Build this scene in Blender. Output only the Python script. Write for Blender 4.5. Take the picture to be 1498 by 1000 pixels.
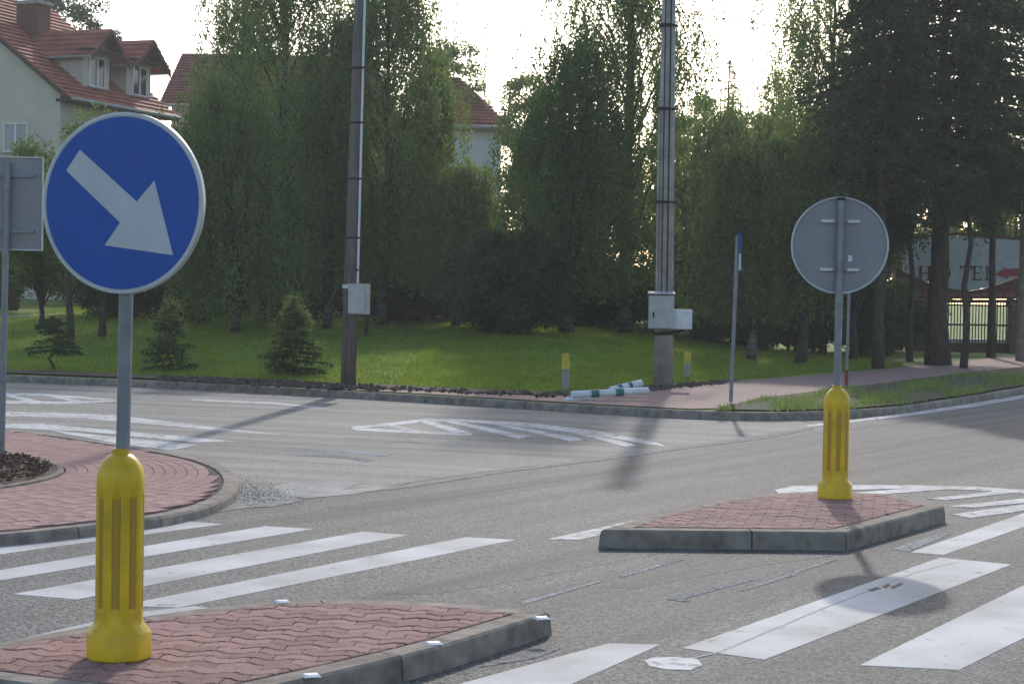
import bpy, math, random
import numpy as np
from mathutils import Vector, Matrix

random.seed(7)
for o in list(bpy.data.objects): bpy.data.objects.remove(o)
scn = bpy.context.scene
COL = scn.collection
PI = math.pi

# ------------------------------------------------------------ camera
F = 2700.0; HC = 1.78; HOR = 430.0
pitch = math.atan((500.0-HOR)/F); roll = math.radians(1.0)
cam_d = bpy.data.cameras.new('camera'); cam = bpy.data.objects.new('camera', cam_d); COL.objects.link(cam)
cam_d.sensor_width = 36.0; cam_d.lens = F/1498*36.0
cam_d.clip_start = 0.1; cam_d.clip_end = 3000
RM = (Matrix.Rotation(PI/2-pitch, 4, 'X') @ Matrix.Rotation(roll, 4, 'Z'))
cam.matrix_world = Matrix.Translation((0, 0, HC)) @ RM
scn.camera = cam

# ------------------------------------------------------------ sky and sun
SUN_EL = math.radians(28.0); SUN_AZ = math.radians(5.9)     # sun ahead of the camera, slightly right
w = bpy.data.worlds.new('World'); scn.world = w; w.use_nodes = True
nt = w.node_tree; bg = nt.nodes['Background']
sky = nt.nodes.new('ShaderNodeTexSky'); sky.sky_type = 'NISHITA'; sky.sun_disc = False
sky.sun_elevation = SUN_EL; sky.sun_rotation = SUN_AZ
sky.air_density = 1.0; sky.dust_density = 1.6; sky.ozone_density = 1.2
nt.links.new(sky.outputs[0], bg.inputs[0]); bg.inputs[1].default_value = 0.15
sd = bpy.data.lights.new('sun', 'SUN'); sd.energy = 1.5; sd.angle = math.radians(1.0); sd.color = (1.0, 0.94, 0.86)
sun = bpy.data.objects.new('sun', sd); COL.objects.link(sun)
sdir = Vector((math.sin(SUN_AZ)*math.cos(SUN_EL), math.cos(SUN_AZ)*math.cos(SUN_EL), math.sin(SUN_EL)))
sun.rotation_euler = sdir.to_track_quat('Z', 'Y').to_euler(); sun.location = (0, 0, 30)
vs = scn.view_settings
vs.view_transform = 'Standard'; vs.look = 'None'; vs.gamma = 1.0; vs.use_curve_mapping = False
vs.exposure = 0.66
scn.cycles.max_bounces = 5; scn.cycles.diffuse_bounces = 3

# ------------------------------------------------------------ pixel helpers (used once, to find world coordinates)
R3 = RM.to_3x3()
def ray(px, py): return (R3 @ Vector(((px-749)/F, -(py-500)/F, -1.0)))
def at(px, py, z=0.0):
    d = ray(px, py); t = (z-HC)/d.z
    return Vector((d.x*t, d.y*t, z))
def P(px, py, D):
    d = ray(px, py); t = D/d.y
    return Vector((d.x*t, D, HC+d.z*t))
def ppm(D): return F/D

# ------------------------------------------------------------ materials
MATS = {}
def mat(name, base, rough=0.8, var=0.0, scale=5.0, bump=0.0, bscale=40.0, metal=0.0, spec=0.3, col2=None, detail=6, stretch=None, coord='Object'):
    if name in MATS: return MATS[name]
    m = bpy.data.materials.new(name); m.use_nodes = True; MATS[name] = m
    n = m.node_tree.nodes; l = m.node_tree.links; b = n['Principled BSDF']
    b.inputs['Roughness'].default_value = rough; b.inputs['Metallic'].default_value = metal
    b.inputs['Specular IOR Level'].default_value = spec
    b.inputs['Base Color'].default_value = (*base, 1)
    tc = n.new('ShaderNodeTexCoord')
    src = tc.outputs[coord]
    if stretch:
        mp = n.new('ShaderNodeMapping'); mp.inputs['Scale'].default_value = stretch; l.new(src, mp.inputs[0]); src = mp.outputs[0]
    if var or col2:
        t = n.new('ShaderNodeTexNoise'); t.inputs['Scale'].default_value = scale; t.inputs['Detail'].default_value = detail
        l.new(src, t.inputs['Vector'])
        r = n.new('ShaderNodeValToRGB'); l.new(t.outputs[0], r.inputs[0])
        c1 = tuple(c*(1-var) for c in base); c2 = col2 or tuple(min(1, c*(1+var)) for c in base)
        r.color_ramp.elements[0].position = 0.32; r.color_ramp.elements[1].position = 0.68
        r.color_ramp.elements[0].color = (*c1, 1); r.color_ramp.elements[1].color = (*c2, 1)
        l.new(r.outputs[0], b.inputs['Base Color'])
    if bump:
        t2 = n.new('ShaderNodeTexNoise'); t2.inputs['Scale'].default_value = bscale; t2.inputs['Detail'].default_value = 4
        l.new(src, t2.inputs['Vector'])
        bp = n.new('ShaderNodeBump'); bp.inputs['Strength'].default_value = bump; bp.inputs['Distance'].default_value = 0.01
        l.new(t2.outputs[0], bp.inputs['Height']); l.new(bp.outputs[0], b.inputs['Normal'])
    return m

def per_object_tint(m, amt=0.25):
    """each object (paver, kerb stone) gets its own shade of the material"""
    n = m.node_tree.nodes; l = m.node_tree.links; b = n['Principled BSDF']
    inp = b.inputs['Base Color']
    oi = n.new('ShaderNodeObjectInfo'); mr = n.new('ShaderNodeMapRange')
    mr.inputs['To Min'].default_value = 1-amt; mr.inputs['To Max'].default_value = 1+amt
    l.new(oi.outputs['Random'], mr.inputs[0])
    mx = n.new('ShaderNodeVectorMath'); mx.operation = 'SCALE'
    if inp.links:
        l.new(inp.links[0].from_socket, mx.inputs[0])
    else:
        mx.inputs[0].default_value = inp.default_value[:3]
    l.new(mr.outputs[0], mx.inputs['Scale']); l.new(mx.outputs[0], inp)
    return m

def island_tint(m, amt=0.2):
    n = m.node_tree.nodes; l = m.node_tree.links; b = n['Principled BSDF']
    inp = b.inputs['Base Color']
    g = n.new('ShaderNodeNewGeometry'); mr = n.new('ShaderNodeMapRange')
    mr.inputs['To Min'].default_value = 1-amt; mr.inputs['To Max'].default_value = 1+amt
    l.new(g.outputs['Random Per Island'], mr.inputs[0])
    mx = n.new('ShaderNodeVectorMath'); mx.operation = 'SCALE'
    l.new(inp.links[0].from_socket, mx.inputs[0]); l.new(mr.outputs[0], mx.inputs['Scale']); l.new(mx.outputs[0], inp)
    return m

def foliage(name, c1, c2, transl=0.35, big=0.5):
    m = bpy.data.materials.new(name); m.use_nodes = True; MATS[name] = m
    n = m.node_tree.nodes; l = m.node_tree.links; n.remove(n['Principled BSDF'])
    out = n['Material Output']
    g = n.new('ShaderNodeNewGeometry'); tc = n.new('ShaderNodeTexCoord')
    t = n.new('ShaderNodeTexNoise'); t.inputs['Scale'].default_value = big; t.inputs['Detail'].default_value = 3
    l.new(tc.outputs['Object'], t.inputs['Vector'])
    ad = n.new('ShaderNodeMath'); ad.operation = 'MULTIPLY_ADD'; ad.inputs[1].default_value = 0.45
    l.new(g.outputs['Random Per Island'], ad.inputs[0])
    s2 = n.new('ShaderNodeMath'); s2.operation = 'MULTIPLY'; s2.inputs[1].default_value = 0.6; l.new(t.outputs[0], s2.inputs[0])
    oi = n.new('ShaderNodeObjectInfo'); s3 = n.new('ShaderNodeMath'); s3.operation = 'MULTIPLY_ADD'; s3.inputs[1].default_value = 0.45; s3.inputs[2].default_value = -0.2; l.new(oi.outputs['Random'], s3.inputs[0])
    s4 = n.new('ShaderNodeMath'); s4.operation = 'ADD'; l.new(s2.outputs[0], s4.inputs[0]); l.new(s3.outputs[0], s4.inputs[1])
    l.new(s4.outputs[0], ad.inputs[2])
    r = n.new('ShaderNodeValToRGB'); l.new(ad.outputs[0], r.inputs[0])
    r.color_ramp.elements[0].position = 0.2; r.color_ramp.elements[1].position = 0.8
    r.color_ramp.elements[0].color = (*c1, 1); r.color_ramp.elements[1].color = (*c2, 1)
    d = n.new('ShaderNodeBsdfDiffuse'); tr = n.new('ShaderNodeBsdfTranslucent'); gl = n.new('ShaderNodeBsdfGlossy')
    gl.inputs['Roughness'].default_value = 0.55; gl.inputs['Color'].default_value = (0.5, 0.5, 0.5, 1)
    l.new(r.outputs[0], d.inputs[0]); l.new(r.outputs[0], tr.inputs[0])
    mx = n.new('ShaderNodeMixShader'); mx.inputs[0].default_value = transl
    l.new(d.outputs[0], mx.inputs[1]); l.new(tr.outputs[0], mx.inputs[2])
    m2 = n.new('ShaderNodeMixShader'); m2.inputs[0].default_value = 0.035
    l.new(mx.outputs[0], m2.inputs[1]); l.new(gl.outputs[0], m2.inputs[2]); l.new(m2.outputs[0], out.inputs[0])
    return m

def asphalt(name, dark, light, worn, seamdir=0.0):
    m = bpy.data.materials.new(name); m.use_nodes = True; MATS[name] = m
    n = m.node_tree.nodes; l = m.node_tree.links; b = n['Principled BSDF']
    b.inputs['Roughness'].default_value = 0.8; b.inputs['Specular IOR Level'].default_value = 0.35
    tc = n.new('ShaderNodeTexCoord'); o = tc.outputs['Object']
    # aggregate grains
    v = n.new('ShaderNodeTexVoronoi'); v.inputs['Scale'].default_value = 70; l.new(o, v.inputs['Vector'])
    r = n.new('ShaderNodeValToRGB'); l.new(v.outputs['Color'], r.inputs[0])
    e = r.color_ramp.elements; e[0].position = 0.15; e[0].color = (*dark, 1); e[1].position = 0.95; e[1].color = (*light, 1)
    tg = n.new('ShaderNodeTexNoise'); tg.inputs['Scale'].default_value = 38; tg.inputs['Detail'].default_value = 3; tg.inputs['Roughness'].default_value = 0.8; l.new(o, tg.inputs['Vector'])
    mg = n.new('ShaderNodeMapRange'); mg.inputs['From Min'].default_value = 0.3; mg.inputs['From Max'].default_value = 0.7; mg.inputs['To Min'].default_value = -0.35; mg.inputs['To Max'].default_value = 0.35; l.new(tg.outputs[0], mg.inputs[0])
    sx = n.new('ShaderNodeSeparateColor'); l.new(v.outputs['Color'], sx.inputs[0])
    ag = n.new('ShaderNodeMath'); ag.operation = 'ADD'; l.new(sx.outputs[0], ag.inputs[0]); l.new(mg.outputs[0], ag.inputs[1])
    for lk in list(r.inputs[0].links): l.remove(lk)
    l.new(ag.outputs[0], r.inputs[0])
    # broad wear
    t = n.new('ShaderNodeTexNoise'); t.inputs['Scale'].default_value = 0.55; t.inputs['Detail'].default_value = 9; t.inputs['Roughness'].default_value = 0.65
    l.new(o, t.inputs['Vector'])
    r2 = n.new('ShaderNodeValToRGB'); l.new(t.outputs[0], r2.inputs[0])
    r2.color_ramp.elements[0].position = 0.35; r2.color_ramp.elements[1].position = 0.7
    r2.color_ramp.elements[0].color = (0.82, 0.82, 0.82, 1); r2.color_ramp.elements[1].color = (*worn, 1)
    # wheel tracks: noise stretched along the driving direction
    mp = n.new('ShaderNodeMapping'); mp.inputs['Rotation'].default_value = (0, 0, -seamdir); mp.inputs['Scale'].default_value = (0.07, 1.9, 1)
    vr = n.new('ShaderNodeVectorRotate'); vr.rotation_type = 'Z_AXIS'; vr.inputs['Angle'].default_value = -seamdir
    mp.inputs['Rotation'].default_value = (0, 0, 0)
    l.new(o, vr.inputs['Vector']); l.new(vr.outputs[0], mp.inputs[0])
    t3 = n.new('ShaderNodeTexNoise'); t3.inputs['Scale'].default_value = 1.0; t3.inputs['Detail'].default_value = 5; l.new(mp.outputs[0], t3.inputs['Vector'])
    r3 = n.new('ShaderNodeValToRGB'); l.new(t3.outputs[0], r3.inputs[0])
    r3.color_ramp.elements[0].position = 0.33; r3.color_ramp.elements[1].position = 0.58
    r3.color_ramp.elements[0].color = (0.46, 0.46, 0.46, 1); r3.color_ramp.elements[1].color = (1, 1, 1, 1)
    a = n.new('ShaderNodeMixRGB'); a.blend_type = 'MULTIPLY'; a.inputs[0].default_value = 1; l.new(r.outputs[0], a.inputs[1]); l.new(r2.outputs[0], a.inputs[2])
    c = n.new('ShaderNodeMixRGB'); c.blend_type = 'MULTIPLY'; c.inputs[0].default_value = 1; l.new(a.outputs[0], c.inputs[1]); l.new(r3.outputs[0], c.inputs[2])
    l.new(c.outputs[0], b.inputs['Base Color'])
    bp = n.new('ShaderNodeBump'); bp.inputs['Strength'].default_value = 0.55; bp.inputs['Distance'].default_value = 0.006
    l.new(v.outputs['Distance'], bp.inputs['Height']); l.new(bp.outputs[0], b.inputs['Normal'])
    return m

def paint(name, wear, white=(0.72, 0.73, 0.72), under=(0.12, 0.118, 0.115)):
    """road paint with chips that show the asphalt beneath; wear 0..1"""
    m = bpy.data.materials.new(name); m.use_nodes = True; MATS[name] = m
    n = m.node_tree.nodes; l = m.node_tree.links; b = n['Principled BSDF']
    b.inputs['Roughness'].default_value = 0.95 if wear > 0.45 else 0.75; b.inputs['Specular IOR Level'].default_value = 0.08 if wear > 0.45 else 0.2
    tc = n.new('ShaderNodeTexCoord'); o = tc.outputs['Object']
    t = n.new('ShaderNodeTexNoise'); t.inputs['Scale'].default_value = 24 if wear > 0.5 else 7; t.inputs['Detail'].default_value = 12; t.inputs['Roughness'].default_value = 0.75
    l.new(o, t.inputs['Vector'])
    r = n.new('ShaderNodeValToRGB'); l.new(t.outputs[0], r.inputs[0])
    c = 0.32+wear*0.3
    r.color_ramp.elements[0].position = c-0.04; r.color_ramp.elements[1].position = c+0.05
    r.color_ramp.elements[0].color = (*under, 1); r.color_ramp.elements[1].color = (*white, 1)
    t2 = n.new('ShaderNodeTexNoise'); t2.inputs['Scale'].default_value = 1.3; t2.inputs['Detail'].default_value = 7; l.new(o, t2.inputs['Vector'])
    r2 = n.new('ShaderNodeValToRGB'); l.new(t2.outputs[0], r2.inputs[0])
    r2.color_ramp.elements[0].position = 0.33; r2.color_ramp.elements[1].position = 0.64
    r2.color_ramp.elements[0].color = (0.62, 0.61, 0.59, 1); r2.color_ramp.elements[1].color = (1, 1, 1, 1)
    a = n.new('ShaderNodeMixRGB'); a.blend_type = 'MULTIPLY'; a.inputs[0].default_value = 1; l.new(r.outputs[0], a.inputs[1]); l.new(r2.outputs[0], a.inputs[2])
    l.new(a.outputs[0], b.inputs['Base Color'])
    v = n.new('ShaderNodeTexVoronoi'); v.inputs['Scale'].default_value = 95; l.new(o, v.inputs['Vector'])
    bp = n.new('ShaderNodeBump'); bp.inputs['Strength'].default_value = 0.3; bp.inputs['Distance'].default_value = 0.004
    l.new(v.outputs['Distance'], bp.inputs['Height']); l.new(bp.outputs[0], b.inputs['Normal'])
    return m

M_sand = mat('sandy_film', (0.34, 0.325, 0.29), 0.95, 0.22, 3, 0.3, 60)
M_track = asphalt('asphalt_tyre_worn', (0.03, 0.031, 0.031), (0.17, 0.172, 0.168), (1.05, 1.05, 1.03), math.radians(57))
M_crack = mat('crack_tone', (0.33, 0.31, 0.29), 0.9, 0.3, 30)
M_road = asphalt('asphalt_main', (0.030, 0.031, 0.0305), (0.21, 0.212, 0.206), (1.12, 1.11, 1.07), math.radians(57))
M_side = asphalt('asphalt_side', (0.12, 0.118, 0.11), (0.34, 0.328, 0.30), (1.12, 1.09, 1.03), math.radians(160))
M_zebra = paint('zebra_paint', 0.15, white=(0.54, 0.545, 0.54))
M_line = paint('line_paint', 0.38, white=(0.56, 0.565, 0.56))
M_half = paint('half_worn_paint', 0.42, white=(0.58, 0.58, 0.57), under=(0.22, 0.22, 0.21))
M_worn = paint('worn_paint', 0.53, white=(0.46, 0.46, 0.45), under=(0.17, 0.168, 0.162))
M_stain = mat('dusty_film', (0.25, 0.24, 0.22), 0.95, 0.3, 8, 0.3, 60)
M_paver = per_object_tint(mat('red_concrete_paver', (0.33, 0.19, 0.165), 0.85, 0.28, 14, 0.5, 160, coord='Generated', spec=0.25), 0.2)
M_paver2 = per_object_tint(mat('pink_concrete_paver', (0.33, 0.185, 0.165), 0.85, 0.2, 6, 0.4, 160, spec=0.3), 0.15)
M_joint = mat('joint_sand', (0.055, 0.045, 0.04), 0.95, 0.3, 30)
M_kerb = per_object_tint(mat('concrete_kerb', (0.225, 0.195, 0.16), 0.9, 0.38, 7, 0.5, 90), 0.1)
M_conc = mat('concrete_pole', (0.34, 0.315, 0.285), 0.85, 0.25, 4, 0.4, 40)
M_pole_old = mat('aged_dark_pole', (0.15, 0.125, 0.11), 0.9, 0.3, 3, 0.5, 30, stretch=(6, 6, 0.6))
M_soil = mat('dark_soil', (0.085, 0.066, 0.048), 0.95, 0.5, 7, 1.0, 25)
M_mulch = mat('mulch', (0.14, 0.095, 0.065), 0.95, 0.5, 30, 1.0, 50)
M_yellow = mat('yellow_plastic', (0.68, 0.43, 0.01), 0.42, 0.2, 7, 0.05, 30, spec=0.4, detail=12)
M_amber = mat('amber_reflector', (0.42, 0.24, 0.02), 0.35, 0.12, 90, 0.2, 120, spec=0.5)
M_galv = mat('galvanised_steel', (0.22, 0.235, 0.25), 0.5, 0.15, 9, 0.1, 60, metal=0.35)
M_signback = mat('sign_back_grey', (0.235, 0.242, 0.25), 0.5, 0.1, 3, 0.05, 30, metal=0.15)
M_blue = mat('blue_reflective_sheet', (0.004, 0.075, 0.36), 0.35, 0.05, 6, spec=0.4)
M_white = mat('white_reflective_sheet', (0.50, 0.52, 0.53), 0.4, 0.05, 6)
M_rim = mat('aluminium_rim', (0.48, 0.49, 0.50), 0.4, 0.1, 6, metal=0.4)
M_black = mat('black_rubber', (0.02, 0.02, 0.02), 0.7)
M_box = mat('pale_grey_cabinet', (0.42, 0.42, 0.40), 0.6, 0.12, 5, 0.1, 20)
M_whitep = mat('white_plastic', (0.62, 0.65, 0.66), 0.5, 0.1, 5)
M_teal = mat('teal_plastic', (0.04, 0.18, 0.15), 0.5)
M_yellowp = mat('yellow_painted_top', (0.5, 0.40, 0.06), 0.7, 0.25, 12)
M_stud = mat('stud_glass', (0.75, 0.77, 0.78), 0.25, 0.1, 40, spec=0.6)
M_redtile = mat('red_roof_tile', (0.32, 0.10, 0.065), 0.8, 0.3, 1.6, 0.4, 20)
M_redtile2 = mat('dark_red_roof_tile', (0.22, 0.075, 0.06), 0.8, 0.25, 1.6, 0.4, 20)
M_plaster = mat('cream_plaster', (0.52, 0.46, 0.39), 0.9, 0.08, 1.5, 0.2, 30)
M_plasterw = mat('white_plaster', (0.62, 0.62, 0.63), 0.9, 0.06, 1.5, 0.2, 30)
M_dwood = mat('dark_stained_timber', (0.045, 0.03, 0.022), 0.8, 0.3, 6)
M_brick = mat('red_brick', (0.14, 0.06, 0.045), 0.9, 0.35, 9, 0.5, 30)
M_frame = mat('white_window_frame', (0.7, 0.7, 0.69), 0.5)
M_gutter = mat('grey_gutter', (0.3, 0.3, 0.3), 0.5)
M_curtain = mat('net_curtain', (0.36, 0.38, 0.40), 0.9, 0.15, 4, stretch=(8, 8, 0.3))
M_bark = mat('dark_bark', (0.07, 0.055, 0.042), 0.95, 0.4, 5, 0.8, 30, stretch=(4, 4, 1))
M_birchbark = mat('birch_bark', (0.05, 0.042, 0.038), 0.9, 0.3, 3, 0.5, 20, col2=(0.2, 0.19, 0.17), stretch=(1, 1, 3))
M_lawn = mat('lawn_turf', (0.06, 0.15, 0.012), 0.95, 0.25, 0.35, 0.8, 30, col2=(0.20, 0.27, 0.03), detail=10)
M_verge = mat('verge_soil', (0.10, 0.078, 0.055), 0.95, 0.4, 1.2, 0.9, 25, col2=(0.07, 0.095, 0.03), detail=10)
M_redbrown = mat('red_brown_cladding', (0.09, 0.025, 0.025), 0.7, 0.15, 4)
M_letter = mat('sign_letter_dark', (0.05, 0.02, 0.02), 0.6)
M_signred = mat('sign_arrow_red', (0.26, 0.03, 0.045), 0.6)
M_cable = mat('cable_black', (0.015, 0.015, 0.016), 0.6)
m = mat('window_glass', (0.03, 0.035, 0.04), 0.08, spec=0.6); M_glass = m
F_birch = foliage('birch_leaves', (0.08, 0.135, 0.036), (0.205, 0.28, 0.072), 0.5)
F_birch2 = foliage('birch_leaves_light', (0.10, 0.155, 0.04), (0.24, 0.31, 0.08), 0.5)
F_dark = foliage('dark_leaves', (0.028, 0.055, 0.02), (0.075, 0.12, 0.038), 0.32)
F_conif = foliage('spruce_needles', (0.03, 0.058, 0.022), (0.085, 0.12, 0.042), 0.26)
F_willow = foliage('yellow_green_leaves', (0.06, 0.105, 0.025), (0.17, 0.22, 0.06), 0.45)
F_far = foliage('far_leaves', (0.045, 0.075, 0.04), (0.10, 0.14, 0.07), 0.4)
F_shoot = foliage('new_shoots', (0.17, 0.23, 0.05), (0.33, 0.38, 0.12), 0.5)
F_grass = foliage('grass_blades', (0.10, 0.20, 0.014), (0.30, 0.37, 0.045), 0.55, 0.8)

# ------------------------------------------------------------ object helpers
def tag(o, label=None, cat=None, group=None, kind=None):
    if label: o['label'] = label
    if cat: o['category'] = cat
    if group: o['group'] = group
    if kind: o['kind'] = kind
    return o
def empty(name, loc, label=None, cat=None, group=None, kind=None, rz=0):
    o = bpy.data.objects.new(name, None); COL.objects.link(o); o.location = loc; o.rotation_euler = (0, 0, rz)
    o.empty_display_size = 0.2
    return tag(o, label, cat, group, kind)
def link(name, me, m, parent=None, smooth=False):
    if m is not None and len(me.materials) == 0: me.materials.append(m)
    o = bpy.data.objects.new(name, me); COL.objects.link(o)
    if parent is not None:
        o.parent = parent
    if smooth:
        me.polygons.foreach_set('use_smooth', [True]*len(me.polygons))
    return o
class MB:
    """collects shapes; build() links them as ONE mesh object.  World coordinates are turned to the parent's frame."""
    def __init__(s): s.v = []; s.f = []
    def add(s, vs, fs):
        k = len(s.v); s.v += [tuple(v) for v in vs]; s.f += [tuple(i+k for i in f) for f in fs]; return s
    def hexa(s, b, t):            # bottom ring (ccw from above), top ring
        n = len(b); vs = list(b)+list(t)
        fs = [tuple(range(n-1, -1, -1)), tuple(range(n, 2*n))]
        for i in range(n): j = (i+1) % n; fs.append((i, j, n+j, n+i))
        return s.add(vs, fs)
    def box(s, c, d, ax=None):
        c = Vector(c); X, Y, Z = ax if ax else (Vector((1, 0, 0)), Vector((0, 1, 0)), Vector((0, 0, 1)))
        h = [x/2 for x in d]
        q = [(-1, -1), (1, -1), (1, 1), (-1, 1)]
        return s.hexa([c+X*a*h[0]+Y*b*h[1]-Z*h[2] for a, b in q], [c+X*a*h[0]+Y*b*h[1]+Z*h[2] for a, b in q])
    def tube(s, pts, rad, seg=8, cap=True):
        pts = [Vector(p) for p in pts]
        if not hasattr(rad, '__len__'): rad = [rad]*len(pts)
        rings = []; up = Vector((0, 0, 1)); prev = None
        for i, p in enumerate(pts):
            d = (pts[min(i+1, len(pts)-1)]-pts[max(i-1, 0)]).normalized()
            if prev is None:
                a = d.orthogonal().normalized()
            else:
                a = (prev-d*prev.dot(d)).normalized()
            prev = a; b = d.cross(a)
            rings.append([p+a*math.cos(2*PI*k/seg)*rad[i]+b*math.sin(2*PI*k/seg)*rad[i] for k in range(seg)])
        vs = [v for r in rings for v in r]; fs = []
        for i in range(len(pts)-1):
            for k in range(seg):
                j = (k+1) % seg; fs.append((i*seg+k, i*seg+j, (i+1)*seg+j, (i+1)*seg+k))
        if cap: fs += [tuple(range(seg-1, -1, -1)), tuple((len(pts)-1)*seg+k for k in range(seg))]
        return s.add(vs, fs)
    def mesh(s, name, off=(0, 0, 0)):
        me = bpy.data.meshes.new(name); ox, oy, oz = off
        me.from_pydata([(x-ox, y-oy, z-oz) for x, y, z in s.v], [], s.f); me.update(); return me
    def build(s, name, m, parent=None, smooth=False, local=False):
        off = (0, 0, 0)
        if parent is not None and not local:
            p = parent; off = Vector((0, 0, 0))
            while p is not None: off = off+p.location; p = p.parent
        return link(name, s.mesh(name, off), m, parent, smooth)

def quad_mesh(name, V, nq):
    me = bpy.data.meshes.new(name)
    me.vertices.add(nq*4); me.vertices.foreach_set('co', V.astype(np.float32).ravel())
    me.loops.add(nq*4); me.loops.foreach_set('vertex_index', np.arange(nq*4, dtype=np.int32))
    me.polygons.add(nq); me.polygons.foreach_set('loop_start', np.arange(0, nq*4, 4, dtype=np.int32))
    me.polygons.foreach_set('loop_total', np.full(nq, 4, dtype=np.int32))
    me.update(calc_edges=True); return me
def leaves(name, C, A, m, parent, L, W, rng, off=(0, 0, 0)):
    """C centres, A long axes; rhombic leaves with random roll"""
    n = len(C); A = A/np.linalg.norm(A, axis=1, keepdims=True)
    B = rng.normal(size=(n, 3)); B -= (B*A).sum(1, keepdims=True)*A; B /= np.linalg.norm(B, axis=1, keepdims=True)
    s = rng.uniform(0.65, 1.35, size=(n, 1))
    a = A*L*s/2; b = B*W*s/2
    V = np.stack([C-a, C+b-a*0.1, C+a, C-b-a*0.1], axis=1)-np.array(off)
    return link(name, quad_mesh(name, V, n), m, parent)

# ------------------------------------------------------------ terrain
KERB_PX = [(-700, 527), (-300, 538), (0, 548), (200, 556), (400, 566), (600, 577), (800, 589), (900, 595), (1000, 600), (1080, 603), (1150, 603.5), (1250, 600), (1320, 594), (1400, 582), (1498, 566), (1600, 547), (1700, 530)]
KERB = [at(x, y, 0.12) for x, y in KERB_PX]
KERB = [Vector((-70, 41, 0.12))]+KERB+[Vector((26, 66, 0.12)), Vector((60, 115, 0.12))]
def smooth_line(pts, it=2):
    for _ in range(it):
        q = [pts[0]]
        for a, b in zip(pts, pts[1:]): q += [a*0.75+b*0.25, a*0.25+b*0.75]
        pts = q+[pts[-1]]
    return pts
KERB = smooth_line(KERB)
kx = np.array([p.x for p in KERB]); ky = np.array([p.y for p in KERB])
def yk(x): return float(np.interp(x, kx, ky))
BK = [at(x, y, 0.12) for x, y in [(-700, 521), (-300, 532), (0, 542), (200, 549), (400, 556), (470, 560), (600, 566), (720, 571), (800, 574), (880, 571), (1000, 561), (1080, 555), (1190, 546), (1300, 537), (1400, 527), (1498, 517), (1640, 502)]]
bkx = [p.x for p in BK]; bky = [p.y for p in BK]
def yb(x): return float(np.interp(x, bkx, bky))
def sstep(a, b, x): t = min(1, max(0, (x-a)/(b-a))); return t*t*(3-2*t)
def gz(x, y):
    s = y-(yb(min(max(x, -60), 9))+0.3)
    s = max(0, s)
    z = 0.12+1.5*(1-math.exp(-s*0.055/1.5))*1.0
    z = 0.12+(z-0.12)*(1-sstep(3.0, 9.0, x))
    z += 0.045*math.sin(x*0.7+y*0.3)*min(1, s/4)
    return z
def ground_at(px, py):
    d = ray(px, py); t = 5.0
    for i in range(4000):
        t += 0.05; 
        if HC+d.z*t <= gz(d.x*t, d.y*t): break
        if t > 150: break
    return Vector((d.x*t, d.y*t, gz(d.x*t, d.y*t)))

g = MB(); S = 900
g.add([(-S, -S, -0.05), (S, -S, -0.05), (S, S, -0.05), (-S, S, -0.05)], [(0, 1, 2, 3)])
tag(g.build('ground', M_lawn), 'flat ground running out to the horizon', kind='structure')
r_ = MB(); r_.add([(-80, -25, 0), (90, -25, 0), (90, 160, 0), (-80, 160, 0)], [(0, 1, 2, 3)])
road = r_.build('road', M_road); tag(road, 'dark grey asphalt road across the foreground', kind='structure')

# lawn sheet: rows follow the back of the kerb
xs = np.concatenate([np.linspace(-69, -14, 24), np.linspace(-13, 14, 70), np.linspace(15, 58, 24)])
ts = np.concatenate([np.linspace(0, 24, 49), np.array([27, 30, 35, 42, 55, 75, 110, 180, 350, 700])])
vs_, fs_ = [], []
for t in ts:
    for x in xs:
        y = yk(x)+0.12+t
        vs_.append((x*(1+max(0, t-24)*0.012), y, gz(x, y)))
nx = len(xs)
for i in range(len(ts)-1):
    for j in range(nx-1):
        k = i*nx+j; fs_.append((k, k+1, k+nx+1, k+nx))
lawn = MB().add(vs_, fs_).build('lawn', M_lawn, smooth=True); tag(lawn, 'gently rising green lawn behind the kerb', kind='structure')

def sheet(name, pxs, z, m, parent=None, thick=None):
    p = [at(x, y, z) for x, y in pxs]
    a = sum(p[i].x*p[(i+1) % len(p)].y-p[(i+1) % len(p)].x*p[i].y for i in range(len(p)))
    if a < 0: p.reverse()
    lo = [(q.x, q.y, -0.002) for q in p]; k = len(p)
    b = MB().add([tuple(q) for q in p]+lo, [tuple(range(k))]+[(k+i, k+(i+1) % k, (i+1) % k, i) for i in range(k)])
    return b.build(name, m, parent)

# side road: lighter asphalt laid against the main road
far = [(kp.x, kp.y+0.05, 0.004) for kp in KERB if -60 < kp.x < at(1190, 622).x]
near = [at(x, y, 0.004) for x, y in [(1195, 624), (1100, 640), (1000, 654), (860, 672), (700, 690), (590, 706), (500, 722), (430, 727), (330, 722), (250, 730), (120, 740), (-200, 748), (-1200, 700)]]
pts = [Vector(p) for p in far]+[Vector(p) for p in near]
pts.reverse()
k = len(pts); sb = MB().add([(p.x, p.y, 0.0018) for p in pts]+[(p.x, p.y, -0.004) for p in pts], [tuple(range(k))]+[(k+i, k+(i+1) % k, (i+1) % k, i) for i in range(k)]); side = sb.build('side_road', M_side)
tag(side, 'paler worn asphalt of the side road mouth', kind='structure')

# ------------------------------------------------------------ markings (thin paint layers, children of the road)
Z1 = 0.008
MZ = [0]
def mark(name, pxs, m=None, z=Z1):
    MZ[0] += 1; near = sum(p[1] for p in pxs)/len(pxs) > 735
    z_ = 0.0009 if name == 'tyre_track' else (0.002 if near else 0.0034)
    return sheet(name, pxs, z_+0.00007*(MZ[0] % 40)*(1 if name != 'tyre_track' else 0.1), m or M_line, road)
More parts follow.
